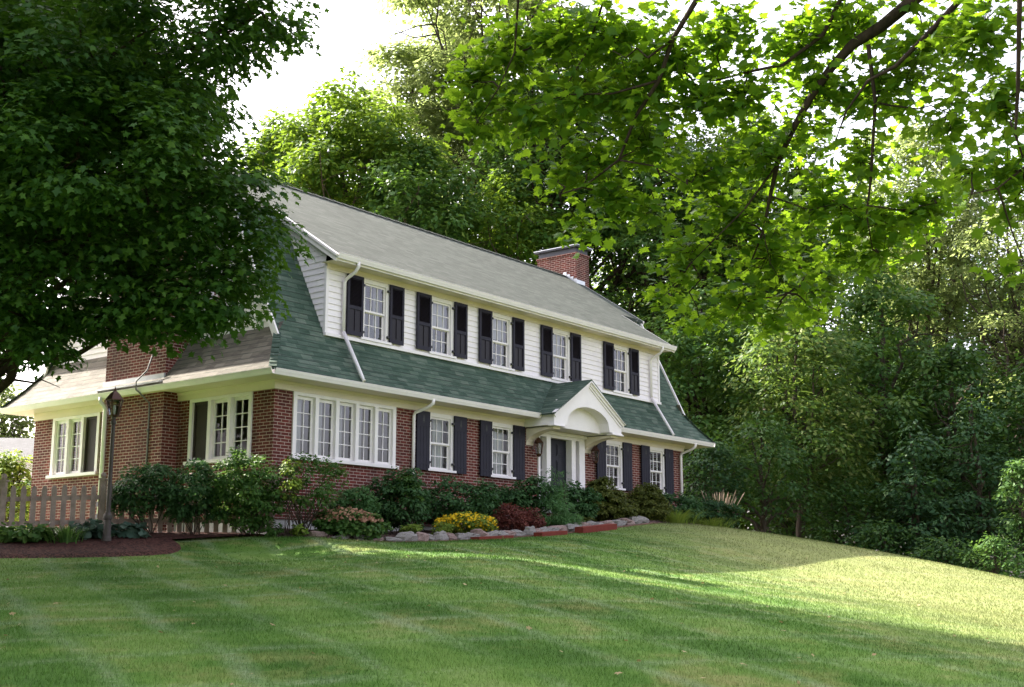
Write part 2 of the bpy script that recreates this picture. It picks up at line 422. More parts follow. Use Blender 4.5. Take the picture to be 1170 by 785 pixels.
L_LIME = m_leaf('lime_leaf', [(0.2, (0.09, 0.16, 0.022)), (0.6, (0.16, 0.24, 0.035)), (0.95, (0.26, 0.30, 0.06))], 0.35, (0.36, 0.46, 0.07))
L_OLIVE = m_leaf('olive_yew_leaf', [(0.2, (0.045, 0.062, 0.012)), (0.6, (0.085, 0.105, 0.020)), (0.95, (0.15, 0.155, 0.03))], 0.25, (0.24, 0.28, 0.05))
L_RED = m_leaf('barberry_leaf', [(0.2, (0.075, 0.020, 0.020)), (0.6, (0.15, 0.045, 0.035)), (0.95, (0.24, 0.10, 0.07))], 0.3, (0.4, 0.12, 0.08))
L_FEATH = m_leaf('feathery_leaf', [(0.2, (0.055, 0.13, 0.045)), (0.6, (0.085, 0.19, 0.065)), (0.95, (0.13, 0.24, 0.08))], 0.35, (0.22, 0.42, 0.12))
L_HOSTA = m_leaf('hosta_leaf', [(0.2, (0.03, 0.065, 0.045)), (0.6, (0.06, 0.105, 0.075)), (0.95, (0.12, 0.17, 0.13))], 0.2, (0.16, 0.25, 0.14))
L_YEL = m_leaf('yellow_petal', [(0.1, (0.75, 0.45, 0.015)), (0.9, (0.85, 0.62, 0.03))], 0.3, (0.8, 0.55, 0.02))
L_SEDUM = m_leaf('sedum_head', [(0.1, (0.24, 0.10, 0.07)), (0.9, (0.42, 0.26, 0.16))], 0.2, (0.4, 0.2, 0.12))
L_STRAW = m_leaf('straw_plume', [(0.1, (0.30, 0.22, 0.16)), (0.9, (0.45, 0.36, 0.26))], 0.3, (0.45, 0.35, 0.25))

# ------------------------------------------------------------------ terrain
CP = []
def cps(s, t, z): p = w(s, t); CP.append((p[0], p[1], z))
def cpp(px, py, d): p = at(px, py, d); CP.append((p[0], p[1], p[2]))
for s, z in ((-1.0, .74), (1, .74), (3.6, .84), (6.1, 1.02), (7.5, 1.13), (9.35, 1.30), (11.4, 1.47), (13.2, 1.50), (16.0, 1.38)): cps(s, -1.9, z)
for s, z in ((0, .88), (4, .93), (8, 1.2), (12, 1.5), (16.3, 1.55)): cps(s, 0.0, z)
for s, z in ((0, .80), (6, 1.1), (12, 1.4), (17, 1.3)): cps(s, 9.0, z)
for s, t, z in ((-3, 3, .85), (-4, 8, .8), (-8, 12, .6), (22, 3, .3), (24, 9, -.3)): cps(s, t, z)
for a in ((300, 636, 22.3), (200, 632, 21.5), (100, 636, 20.8), (0, 638, 20.5), (200, 611, 24.6), (100, 613, 23.8), (0, 616, 23.3),
          (0, 700, 12.6), (300, 700, 12.8), (585, 700, 13.0), (880, 700, 15.0), (1170, 700, 20.0),
          (0, 785, 8.4), (300, 785, 8.6), (585, 785, 8.9), (880, 785, 9.4), (1170, 785, 10.2),
          (585, 640, 19.6), (880, 650, 24.0), (700, 650, 20.5), (1040, 680, 21.5), (600, 618, 25.0),
          (850, 609.5, 36.0), (930, 624, 35.5), (1010, 639, 35.0), (1100, 657, 34.0), (1170, 671, 33.0), (1260, 690, 32.0), (1400, 715, 30.0)): cpp(*a)
CP += [(0, 0, -1.6), (-4, 2, -1.7), (5, 2, -1.65), (-12, 10, -.7), (14, 8, -1.3)]
CP += [(11, 42, -.2), (14, 40, -.9), (18, 38, -1.6), (22, 36, -2.2), (10, 50, -1.0), (25, 48, -3.0), (40, 60, -4.5), (0, 60, .2), (-20, 60, 0), (-25, 30, .6), (-30, 5, -1), (30, 10, -3.5), (0, -25, -3), (-30, -25, -3), (30, -25, -4), (60, 90, -6), (-60, 90, -1), (0, 100, -2)]
CPA = np.array(CP, dtype=float)
def _phi(r2): return 0.5 * r2 * np.log(r2 + 1e-9)
def _solve():
    P = CPA[:, :2] / 20.0; n = len(P)
    d2 = ((P[:, None] - P[None]) ** 2).sum(-1)
    K = _phi(d2) + np.eye(n) * 4e-4
    Q = np.c_[np.ones(n), P]
    A = np.zeros((n + 3, n + 3)); A[:n, :n] = K; A[:n, n:] = Q; A[n:, :n] = Q.T
    return np.linalg.solve(A, np.r_[CPA[:, 2], 0, 0, 0])
TW = _solve()
def ground(X, Y):
    X = np.atleast_1d(np.asarray(X, float)); Y = np.atleast_1d(np.asarray(Y, float))
    sh = X.shape; x = np.clip(X.ravel(), -90, 90) / 20.0; y = np.clip(Y.ravel(), -60, 130) / 20.0
    out = np.empty(len(x)); C = CPA[:, :2] / 20.0; n = len(C)
    for i in range(0, len(x), 20000):
        xs, ys = x[i:i + 20000], y[i:i + 20000]
        d2 = (xs[:, None] - C[None, :, 0]) ** 2 + (ys[:, None] - C[None, :, 1]) ** 2
        out[i:i + 20000] = _phi(d2) @ TW[:n] + TW[n] + TW[n + 1] * xs + TW[n + 2] * ys
    return np.clip(out, -9, 6).reshape(sh)
def gz(x, y): return float(ground(x, y)[0])
def gp(px, py, d0=5.0, d1=70.0):
    ds = np.arange(d0, d1, 0.05); R = ray(px, py)
    P = ds[:, None] * R[None]; g = ground(P[:, 0], P[:, 1])
    k = np.nonzero(P[:, 2] < g)[0]
    i = k[0] if len(k) else len(ds) - 1
    return np.array([P[i, 0], P[i, 1], g[i]])

def grid_mesh(name, xs, ys, mat, dz=0.0, kind='structure', keep=None):
    X, Y = np.meshgrid(xs, ys); Z = ground(X, Y) + dz
    nx, ny = len(xs), len(ys)
    V = np.c_[X.ravel(), Y.ravel(), Z.ravel()]
    F = []
    for j in range(ny - 1):
        for i in range(nx - 1):
            F.append((j * nx + i, j * nx + i + 1, (j + 1) * nx + i + 1, (j + 1) * nx + i))
    me = bpy.data.meshes.new(name); me.from_pydata(V.tolist(), [], F); me.update()
    me.polygons.foreach_set('use_smooth', [True] * len(F))
    o = link_mesh(name, me, mat); o['kind'] = kind
    return o
def axis(lo, hi, fine, far, n=16):
    a = list(np.arange(lo, hi + 1e-6, fine)); k = 1.0; b = a[-1]; f = a[0]
    g = [(far) * (i / n) ** 2.2 for i in range(1, n + 1)]
    return np.array([f - x for x in reversed(g)] + a + [b + x for x in g])
def lawn():
    xs = axis(-26, 30, 0.5, 700); ys = axis(-4, 62, 0.5, 700)
    o = grid_mesh('lawn', xs, ys, GRASS)
    o.data.materials.append(SOIL)
    # woodland floor material under the trees beyond the crest and behind the house
    mi = []
    vs = o.data.vertices
    for p in o.data.polygons:
        c = p.center
        d = np.array([c.x, c.y, 0]) - P0; s = d @ U; t = d @ Vv
        wood = (c.y > 42.5 + 0.0 * c.x and c.x > 2) or (c.y - 0.25 * c.x > 33 and c.x > 9) or t > 14 or c.x > 27
        mi.append(1 if wood else 0)
    o.data.polygons.foreach_set('material_index', mi)
    return o
lawn()

def blob_patch(name, pts, mat, dz, rings=8, kind='structure'):
    """ground sheet filling a star-shaped outline, draped over the terrain"""
    P = np.array(pts)[:, :2]; c = P.mean(0); n = len(P)
    # densify
    Q = []
    for i in range(n):
        a, b = P[i], P[(i + 1) % n]; k = max(2, int(np.linalg.norm(b - a) / 0.25))
        for j in range(k): Q.append(a + (b - a) * j / k)
    Q = np.array(Q); n = len(Q)
    V = [c]; F = []
    for r in range(1, rings + 1):
        f = r / rings
        for q in Q: V.append(c + (q - c) * f)
    V = np.array(V); z = ground(V[:, 0], V[:, 1]) + dz
    edge = np.zeros(len(V)); edge[-n:] = 1
    z = z - edge * (dz + 0.02) if dz > 0.02 else z
    for k in range(n): F.append((0, 1 + k, 1 + (k + 1) % n))
    for r in range(rings - 1):
        for k in range(n):
            a = 1 + r * n + k; b = 1 + r * n + (k + 1) % n
            F.append((a, a + n, b + n, b))
    me = bpy.data.meshes.new(name); me.from_pydata(np.c_[V, z].tolist(), [], F); me.update()
    me.polygons.foreach_set('use_smooth', [True] * len(F))
    o = link_mesh(name, me, mat); o['kind'] = kind
    return o
def in_poly(x, y, P):
    P = np.array(P)[:, :2]; ins = np.zeros(len(x), bool); n = len(P); j = n - 1
    for i in range(n):
        xi, yi = P[i]; xj, yj = P[j]
        c = ((yi > y) != (yj > y)) & (x < (xj - xi) * (y - yi) / (yj - yi + 1e-12) + xi)
        ins ^= c; j = i
    return ins
MULCH_BED = [gp(-60, 638), gp(0, 639), gp(60, 638.5), (gp(130, 637)), gp(175, 635.5), gp(195, 633.5), gp(206, 630.5), gp(210, 627), gp(208, 623), gp(203, 619), gp(197, 615), w(-.35, -.7), w(-.1, .4), w(-1.2, 2.0), gp(60, 613.5), gp(0, 617), gp(-60, 619)]
blob_patch('mulch_bed', MULCH_BED, MULCH, 0.05)
FR = [(-.5, -.9), (.2, -1.7), (1.2, -2.25), (3, -2.35), (5, -2.35), (7, -2.3), (9, -2.2), (10.6, -2.05), (11.6, -1.9), (13.2, -1.5), (15, -1.35), (18, -1.6), (19.5, -.8)]
FBED = [w(a, b) for a, b in FR] + [w(19, 1.5), w(16.0, .3), w(8, .3), (w(0.3, .3))]
# front bed as a strip between the wall and the stone border
def front_bed():
    V = []; F = []; n = 90; m = 8
    fs = np.array(FR)
    for i in range(n + 1):
        s = -.5 + 20 * i / n
        tf = np.interp(s, fs[:, 0], fs[:, 1])
        for j in range(m + 1):
            V.append(w(s, tf + (0.4 - tf) * j / m))
    V = np.array(V); g = ground(V[:, 0], V[:, 1])
    j = np.arange(len(V)) % (m + 1)
    V[:, 2] = g + np.where(j == 0, -0.03, 0.06 + 0.015 * j)
    for i in range(n):
        for k in range(m):
            a = i * (m + 1) + k; F.append((a, a + m + 1, a + m + 2, a + 1))
    me = bpy.data.meshes.new('planting_bed'); me.from_pydata(V.tolist(), [], F); me.update()
    me.polygons.foreach_set('use_smooth', [True] * len(F))
    o = link_mesh('planting_bed', me, GRAVEL); o['kind'] = 'structure'
front_bed()
blob_patch('patio', [w(-.2, 1.5), w(-.2, 9.8), w(-8, 13), gp(-260, 600, 20, 32), gp(-200, 615), gp(-40, 611), gp(40, 609.5)], PAVE, 0.012)  # extended left, out of view, to cut green bounce on the left trim

# real blades on the lawn in front of the camera
def blades():
    rng = np.random.default_rng(3)
    Ps = []
    for y0, y1, dens, h, wd in ((7.6, 11, 2000, .036, .005), (11, 15, 1200, .036, .007), (15, 20, 700, .036, .010), (20, 27, 330, .038, .015), (27, 38, 330, .034, .014)):
        hw = y1 * 0.43 + .3
        n = int((y1 - y0) * 2 * hw * dens)
        x = rng.uniform(-hw, hw, n); y = rng.uniform(y0, y1, n)
        k = np.abs(x) < y * 0.43
        x, y = x[k], y[k]
        Ps.append(np.c_[x, y, np.full(len(x), h), np.full(len(x), wd)])
    P = np.concatenate(Ps)
    k = ~in_poly(P[:, 0], P[:, 1], MULCH_BED) & ~in_poly(P[:, 0], P[:, 1], FBED)
    P = P[k]; n = len(P)
    z = ground(P[:, 0], P[:, 1])
    a = rng.uniform(0, 2 * pi, n); b = rng.uniform(0, 2 * pi, n); ln = rng.uniform(0.2, 0.9, n) * P[:, 2]
    h = P[:, 2] * rng.uniform(.5, 1.15, n); wd = P[:, 3]
    V = np.empty((n, 3, 3))
    V[:, 0] = np.c_[P[:, 0] - cos_(a) * wd / 2, P[:, 1] - sin_(a) * wd / 2, z - .004]
    V[:, 1] = np.c_[P[:, 0] + cos_(a) * wd / 2, P[:, 1] + sin_(a) * wd / 2, z - .004]
    V[:, 2] = np.c_[P[:, 0] + cos_(b) * ln, P[:, 1] + sin_(b) * ln, z + h]
    me = np_mesh('grass_blades', V.reshape(-1, 3), np.arange(3 * n), np.full(n, 3))
    o = link_mesh('grass_blades', me, BLADE)
    tag(o, 'short mown grass blades over the shaded foreground of the lawn', 'grass', kind='stuff')
cos_, sin_ = np.cos, np.sin
def np_mesh(name, V, loops, totals, smooth=False):
    me = bpy.data.meshes.new(name)
    me.vertices.add(len(V)); me.vertices.foreach_set('co', np.ascontiguousarray(V, dtype=np.float32).ravel())
    me.loops.add(len(loops)); me.loops.foreach_set('vertex_index', np.ascontiguousarray(loops, dtype=np.int32))
    me.polygons.add(len(totals))
    st = np.r_[0, np.cumsum(totals)[:-1]].astype(np.int32)
    me.polygons.foreach_set('loop_start', st); me.polygons.foreach_set('loop_total', np.asarray(totals, dtype=np.int32))
    me.update(calc_edges=True)
    return me
blades()

# ------------------------------------------------------------------ foliage
HALF = [(0, 0), (.20, -.10), (.17, .08), (.50, .10), (.40, .26), (.56, .50), (.30, .50), (.22, .66), (.10, .78), (0, 1.05)]
T_MAPLE = ([(x, y - .15, -.16 * x - .10 * y * y) for x, y in HALF] + [(-x, y - .15, -.16 * x - .10 * y * y) for x, y in HALF[1:-1]],
           [tuple(range(10)), (0,) + (9,) + tuple(range(17, 9, -1))])
T_MID = ([(0, 0, 0), (.30, .02, -.05), (.18, .25, -.03), (.52, .42, -.12), (.22, .58, -.06), (0, 1, -.14), (-.22, .58, -.06), (-.52, .42, -.12), (-.18, .25, -.03), (-.30, .02, -.05)],
         [(0, 1, 2, 3, 4, 5), (0, 5, 6, 7, 8, 9)])
T_OVAL = ([(0, 0, 0), (.28, .45, -.07), (0, 1, -.05), (-.28, .45, -.07)], [(0, 1, 2), (0, 2, 3)])
T_BROAD = ([(0, 0, 0), (.42, .30, -.09), (.30, .72, -.09), (0, 1, -.08), (-.30, .72, -.09), (-.42, .30, -.09)], [(0, 1, 2, 3), (0, 3, 4, 5)])
T_THIN = ([(0, 0, 0), (.09, .5, -.02), (0, 1, -.06), (-.09, .5, -.02)], [(0, 1, 2), (0, 2, 3)])
def nrm(a): return a / (np.linalg.norm(a, axis=-1, keepdims=True) + 1e-9)
def leaf_mesh(name, P, N, D, S, tmpl):
    """one mesh of many leaves: P positions, N leaf normals, D tip directions, S sizes"""
    N = nrm(N); D = nrm(D - (D * N).sum(-1, keepdims=True) * N); X = np.cross(D, N)
    tv = np.array(tmpl[0]); k = len(tv); n = len(P)
    V = P[:, None] + S[:, None, None] * (tv[None, :, 0, None] * X[:, None] + tv[None, :, 1, None] * D[:, None] + tv[None, :, 2, None] * N[:, None])
    fl = np.concatenate([np.array(f) for f in tmpl[1]]); tot = np.array([len(f) for f in tmpl[1]])
    loops = (np.arange(n)[:, None] * k + fl[None]).ravel()
    return np_mesh(name, V.reshape(-1, 3), loops, np.tile(tot, n))
def lobe_clumps(lobes, dens, rng, fill=0.25):
    """clump centres over the shells (and a little inside) of ellipsoid lobes"""
    L = np.array(lobes, float); C = []; O = []
    for i, l in enumerate(L):
        c, r = l[:3], l[3:6]
        area = 4 * pi * ((r[0] * r[1]) ** 1.6 / 3 + (r[0] * r[2]) ** 1.6 / 3 + (r[1] * r[2]) ** 1.6 / 3) ** (1 / 1.6)
        n = max(4, int(area * dens))
        d = nrm(rng.normal(size=(n, 3)))
        f = np.where(rng.random(n) < fill, rng.uniform(.3, .8, n), rng.uniform(.82, 1.06, n))
        p = c + d * r * f[:, None]
        keep = np.ones(n, bool)
        for j, m in enumerate(L):
            if j != i: keep &= (((p - m[:3]) / m[3:6]) ** 2).sum(-1) > 0.55
        C.append(p[keep]); O.append(nrm(d[keep] / r))
    return np.concatenate(C), np.concatenate(O)
def clump_leaves(C, O, cr, per, size, rng, flat=0.5, droop=0.5, up=0.8):
    n = len(C)
    crs = cr * rng.uniform(.6, 1.35, n)
    cnt = np.maximum(3, (per * (crs / cr) ** 2).astype(int)); idx = np.repeat(np.arange(n), cnt); m = len(idx)
    d = nrm(rng.normal(size=(m, 3))); d[:, 2] = np.where(rng.random(m) < .75, np.abs(d[:, 2]), d[:, 2])
    rr = rng.random(m) ** 0.45
    loc = d * rr[:, None] * crs[idx][:, None]; loc[:, 2] *= flat
    loc[:, 2] -= droop * (loc[:, 0] ** 2 + loc[:, 1] ** 2) / (crs[idx] + 1e-6) * .5
    P = C[idx] + loc
    N = d * .45 + O[idx] * .35 + np.array([0, 0, up]) + rng.normal(size=(m, 3)) * .38
    D = d * np.array([1, 1, .3]) + O[idx] * .6 + np.array([0, 0, -.45]) + rng.normal(size=(m, 3)) * .5
    S = size * rng.uniform(.65, 1.25, m)
    return P, N, D, S
def foliage(name, lobes, mat, parent, seed, dens, cr, per, size, tmpl=T_OVAL, fill=.25, flat=.5, droop=.5, up=.8):
    rng = np.random.default_rng(seed)
    C, O = lobe_clumps(lobes, dens, rng, fill)
    P, N, D, S = clump_leaves(C, O, cr, per, size, rng, flat, droop, up)
    me = leaf_mesh(name, P, N, D, S, tmpl)
    return link_mesh(name, me, mat, parent), C
def branch_path(a, b, rng, n=6, sag=0.0, wob=0.06):
    a = np.array(a, float); b = np.array(b, float); L = np.linalg.norm(b - a)
    pts = []
    o = rng.normal(size=(n + 1, 3)) * L * wob
    for i in range(n + 1):
        f = i / n; e = sin(pi * f)
        pts.append(a + (b - a) * f + o[i] * e + np.array([0, 0, sag * L * sin(pi * f)]))
    return pts

# proto trees ------------------------------------------------------
def make_tree(name, base, height, lobes, mat, seed, dens=.5, cr=.9, per=45, size=.24, tmpl=T_OVAL, bark=None, trunk_r=.28, limbs=16, fill=.25, flat=.5, droop=.5, lean=(0, 0)):
    """lobes relative to the base; trunk, limbs and crown are parts of the tree"""
    rng = np.random.default_rng(seed)
    root = empty(name, base)
    cr_o, C = foliage('crown', lobes, mat, root, seed, dens, cr, per, size, tmpl, fill, flat, droop)
    top = np.array([lean[0], lean[1], height])
    m = MB(); n = 9
    tp = [np.array([0, 0, -.5])] + [top * (i / n) + np.array([sin(i * 1.3 + seed), cos(i * 1.7 + seed), 0]) * .12 * (i > 0) * height / 14 for i in range(0, n + 1)]
    tr = [trunk_r * 1.3] + [trunk_r * (1.15 if i == 0 else 1.0) * (1 - .85 * (i / n)) for i in range(n + 1)]
    m.tube(tp, tr, 10)
    m.build('trunk', bark or BARK, root, smooth=True)
    m = MB()
    pick = C[rng.choice(len(C), min(limbs, len(C)), replace=False)]
    for c in pick:
        f = np.clip((c[2] / height) * .62 + rng.uniform(-.08, .05), .12, .9)
        i = f * n; k = int(i); a = tp[k + 1] + (tp[min(k + 2, n + 1)] - tp[k + 1]) * (i - k)
        pth = branch_path(a, c, rng, 6, 0.06, .05)
        r0 = trunk_r * (1 - .8 * f) * .55
        m.tube(pth, [r0 * (1 - .85 * q / 6) + .008 for q in range(7)], 6)
        for q in (3, 4, 5):
            e = pth[q] + rng.normal(size=3) * np.array([1, 1, .6]) * .16 * height / 2.2
            m.tube(branch_path(pth[q], e, rng, 3, .05, .08), [r0 * .3 + .006, r0 * .22 + .005, r0 * .15 + .004, .004], 5)
    m.build('limbs', bark or BARK, root, smooth=True)
    return root

# ================================================================== HOUSE
ANG = atan2(U[1], U[0])
house = empty('brick_house', (P0[0], P0[1], G0), ANG)
tag(house, 'long two storey brick house with green gambrel roof, white siding dormer and dark shutters', 'house')
L, L_ROOF, D = 16.4, 16.75, 8.8
DZ = -G0
def hb(m, name, mats, parent=None, **k): return m.build(name, mats, parent or house, dz=DZ, **k)
mpF = lambda a, z, d: (a, -d, z)               # front brick wall, outward is -t
mpU = lambda a, z, d: (a, 0.2 - d, z)          # dormer wall
mpL = lambda a, z, d: (-d, a, z)               # left wall
mpG = lambda a, z, d: (0.25 - d, a, z)         # left gable
mpB = lambda a, z, d: (a, D + d, z)
mpR = lambda a, z, d: (L + d, a, z)

def wall(mp, a0, a1, z0, z1, ops, reveal=.16):
    m = MB()
    As = sorted({a0, a1, *[o[0] for o in ops], *[o[1] for o in ops]}); Zs = sorted({z0, z1, *[o[2] for o in ops], *[o[3] for o in ops]})
    for i in range(len(As) - 1):
        for j in range(len(Zs) - 1):
            ca, cz = (As[i] + As[i+1]) / 2, (Zs[j] + Zs[j+1]) / 2
            if any(o[0] < ca < o[1] and o[2] < cz < o[3] for o in ops): continue
            m.mquad(mp, [(As[i], Zs[j], 0), (As[i+1], Zs[j], 0), (As[i+1], Zs[j+1], 0), (As[i], Zs[j+1], 0)])
            m.mquad(mp, [(As[i], Zs[j], -reveal), (As[i+1], Zs[j], -reveal), (As[i+1], Zs[j+1], -reveal), (As[i], Zs[j+1], -reveal)])
    for b0, b1, y0, y1 in ops:
        for p, q in (((b0, y0), (b0, y1)), ((b1, y0), (b1, y1)), ((b0, y0), (b1, y0)), ((b0, y1), (b1, y1))):
            m.mquad(mp, [(*p, 0), (*q, 0), (*q, -reveal), (*p, -reveal)])
    return m
def siding(mp, spans, z0, z1, ops=(), ex=.135):
    """lapped boards; spans(z) -> (a0, a1) of the wall at height z"""
    m = MB(); zs = list(np.arange(z0, z1, ex)) + [z1]
    allz = sorted(set([round(z, 4) for z in zs] + [o[2] for o in ops] + [o[3] for o in ops]))
    for i in range(len(allz) - 1):
        zb, zt = allz[i], allz[i + 1]
        if zt - zb < 1e-4: continue
        row = int((zb - z0 + 1e-5) / ex); rb = z0 + row * ex
        db = .026 - .020 * (zb - rb) / ex; dt = .026 - .020 * (zt - rb) / ex
        s0, s1 = spans(zb), spans(zt)
        cuts = sorted([(o[0], o[1]) for o in ops if o[2] < (zb + zt) / 2 < o[3]])
        segs = []; cb, ct = s0[0], s1[0]
        for c0, c1 in cuts:
            segs.append((cb, ct, c0, c0)); cb = ct = c1
        segs.append((cb, ct, s0[1], s1[1]))
        for bl, tl, br, tr in segs:
            if br - bl < .005 and tr - tl < .005: continue
            m.mquad(mp, [(bl, zb, db), (br, zb, db), (tr, zt, dt), (tl, zt, dt)])
            if abs(zb - rb) < 1e-4: m.mquad(mp, [(bl, zb, db), (br, zb, db), (br, zb, .004), (bl, zb, .004)])
    return m

# --- openings
WF = [(5.15, .45), (7.46, .45), (12.53, .45), (14.83, .45)]
WU = [3.06, 5.36, 7.68, 10.28, 13.28]
BAND = (.50, 3.60, 2.47, 3.87)
DOOR = (8.98, 11.06, 1.72, 3.80)
opsF = [(BAND[0] + .02, BAND[1] - .02, BAND[2] + .02, BAND[3] - .01), (DOOR[0] + .02, DOOR[1] - .02, DOOR[2], DOOR[3])] + [(c - h + .02, c + h - .02, 2.52, 3.86) for c, h in WF]
opsL = [(.66, 2.71, 2.47, 3.86), (6.02, 8.0, 2.45, 3.86)]
def brick(mp, a0, a1, z0, z1, ops, name='brick_wall'): return hb(wall(mp, a0, a1, z0, z1, ops), name, BRICK)
brick(mpF, 0, L, 1.22, 3.875, opsF)
brick(mpL, 0, D, 1.22, 3.875, opsL)
brick(mpR, 0, D, 1.22, 3.875, [])
brick(mpB, 0, L, 1.22, 3.875, [])
m = MB(); m.box(.03, L - .03, .03, D - .03, -.3, 1.22); hb(m, 'foundation', CONC)
m = MB(); m.box(.2, L - .2, .2, D - .2, 1.60, 1.66); m.box(.4, L - .3, .5, D - .5, 4.3, 4.5); hb(m, 'floor_slab', INT)
m = MB(); m.box(3.9, 4.0, .25, D - .25, 1.66, 4.3); m.box(8.3, 8.4, .25, D - .25, 1.66, 4.3); m.box(11.3, 11.4, .25, D - .25, 1.66, 4.3)
m.box(.25, L - .25, 4.6, 4.7, 1.66, 4.3); m.box(1.8, L - 1.4, 3.4, 3.5, 4.5, 7.9); hb(m, 'partition', INT)

# --- eaves: frieze, soffit, gutters
m = MB()
m.box(-.035, L + .035, -.035, .1, 3.872, 4.05)
m.box(-.035, .1, .1, D + .035, 3.872, 4.05); m.box(L - .1, L + .035, .1, D, 3.872, 4.05); m.box(.1, L - .1, D - .1, D + .035, 3.872, 4.05)
m.box(-.06, L + .06, -.06, .08, 4.0, 4.049); m.box(-.06, .08, .08, D, 4.0, 4.049)
hb(m, 'frieze', CREAM)
eR = L_ROOF + .6
m = MB()
m.face([(-.55, -.55, 4.052), (eR - .05, -.55, 4.052), (L, 0.02, 4.052), (0, .02, 4.052)])
m.face([(-.55, -.55, 4.052), (.02, 0.02, 4.052), (.02, D, 4.052), (-.55, D + .55, 4.052)])
m.face([(eR - .05, -.55, 4.052), (L - .02, .02, 4.052), (L - .02, D, 4.052), (eR - .05, D + .55, 4.052)])
m.face([(-.55, D + .55, 4.052), (0, D - .02, 4.052), (L, D - .02, 4.052), (eR - .05, D + .55, 4.052)])
hb(m, 'soffit', CREAM)
def gutter(p, q, outw, name='gutter'):
    """K-profile gutter from p to q; outw = outward unit vector in plan"""
    p = np.array(p, float); q = np.array(q, float); o = np.array([outw[0], outw[1], 0.0])
    prof = [(0, -.12), (.06, -.12), (.075, -.085), (.095, -.045), (.10, -.012), (.112, -.012), (.112, 0), (.098, 0), (.086, -.02), (.08, -.05), (.055, -.105), (.01, -.105), (.01, 0), (0, 0)]
    m = MB(); n = len(prof)
    A = [p + o * a + np.array([0, 0, b]) for a, b in prof]; B = [q + o * a + np.array([0, 0, b]) for a, b in prof]
    for i in range(n):
        j = (i + 1) % n; m.face([A[i], A[j], B[j], B[i]])
    m.face(A); m.face(list(reversed(B)))
    return hb(m, name, WHITE)
gutter((-.53, -.53, 4.17), (8.36, -.53, 4.17), (0, -1)); gutter((11.50, -.53, 4.17), (eR - .06, -.53, 4.17), (0, -1))
gutter((-.535, -.6, 4.17), (-.535, D + .6, 4.17), (-1, 0)); gutter((eR - .06, -.6, 4.17), (eR - .06, D + .6, 4.17), (1, 0))
gutter((-.5, D + .53, 4.17), (eR - .1, D + .53, 4.17), (0, 1))

# --- lower roof
PR = [(-.60, 4.17), (-.28, 4.53), (.10, 5.05), (1.68, 8.20)]
def slope_z(t): return float(np.interp(t, [p[0] for p in PR], [p[1] for p in PR]))
def slope_t(z): return float(np.interp(z, [p[1] for p in PR], [p[0] for p in PR]))
RT, RIDGE = 4.4, 10.10
def roofm(name, faces, mat=ROOF_G):
    m = MB()
    for f in faces: m.face(f)
    return hb(m, name, mat)
def lower(front=True):
    T = (lambda t: t) if front else (lambda t: D - t)
    fs = []
    for i in range(3):
        (t0, z0), (t1, z1) = PR[i], PR[i + 1]
        s0 = t0 if i < 3 and t0 <= .1 else .1; s1 = t1 if t1 <= .1 else .02
        if i == 2: s0 = .1
        fs.append([(s0, T(t0), z0), (L_ROOF - s0, T(t0), z0), (L_ROOF - s1, T(t1), z1), (s1, T(t1), z1)])
    # drip edge thickness
    fs.append([(-.6, T(-.6), 4.17), (L_ROOF + .6, T(-.6), 4.17), (L_ROOF + .6, T(-.58), 4.135), (-.6, T(-.58), 4.135)])
    return roofm('lower_roof', fs)
lower(True); lower(False)
def pent(left=True):
    S = (lambda s: s) if left else (lambda s: L_ROOF - s)
    fs = []
    PP = PR[:3] + [(.27, 5.34)]
    for i in range(3):
        (s0, z0), (s1, z1) = PP[i], PP[i + 1]
        e0 = min(s0, .1); e1 = min(s1, .1)
        fs.append([(S(s0), e0, z0), (S(s0), D - e0, z0), (S(s1), D - e1, z1), (S(s1), e1, z1)])
    return roofm('pent_roof', fs, ROOF_T)
pent(True); pent(False)
# hip caps
for sx in (0, 1):
    for ty in (0, 1):
        m = MB()
        S = (lambda s: s) if not sx else (lambda s: L_ROOF - s); T = (lambda t: t) if not ty else (lambda t: D - t)
        for i in range(2):
            a, b = PR[i], PR[i + 1]
            n_ = 4
            for k in range(n_):
                f0, f1 = k / n_, (k + 1) / n_ + .03
                p = Vector((S(a[0] + (b[0]-a[0])*f0), T(a[0] + (b[0]-a[0])*f0), a[1] + (b[1]-a[1])*f0 + .012 + .012))
                q = Vector((S(a[0] + (b[0]-a[0])*f1), T(a[0] + (b[0]-a[0])*f1), a[1] + (b[1]-a[1])*f1 + .004))
                m.beam(p, q, .16, .012)
        hb(m, 'hip_cap', ROOF_G)

# --- upper roof
def zr(t): return 6.99 + (RIDGE - 6.99) / (RT + .28) * (t + .28)
DL, DR = 1.54, 15.40          # dormer walls
eL, eRr = DL - .13, DR + .17
rL, rR = -.02, 16.86          # rake ends of the main roof
tb = 1.62
TH_ = .10
m = MB()
def slab(pts_top):
    b = [(x, y, z - TH_) for x, y, z in pts_top]
    m.face(pts_top); m.face(list(reversed(b)))
    n = len(b)
    for i in range(n):
        j = (i + 1) % n; m.face([pts_top[i], b[i], b[j], pts_top[j]])
slab([(eL, -.28, 6.99), (eRr, -.28, 6.99), (eRr, tb, zr(tb)), (rR, tb, zr(tb)), (rR, RT, RIDGE), (rL, RT, RIDGE), (rL, tb, zr(tb)), (eL, tb, zr(tb))])
slab([(rL, RT + .001, RIDGE), (rR, RT + .001, RIDGE), (rR, D - tb, zr(tb)), (rL, D - tb, zr(tb))])
ROOF_U = m_shingle('weathered_grey_green_shingle', [(0.25, (0.014, 0.021, 0.016)), (0.42, (0.031, 0.041, 0.033)), (0.6, (0.050, 0.061, 0.051)), (0.8, (0.078, 0.088, 0.075))])
hb(m, 'upper_roof', ROOF_U)
m = MB()
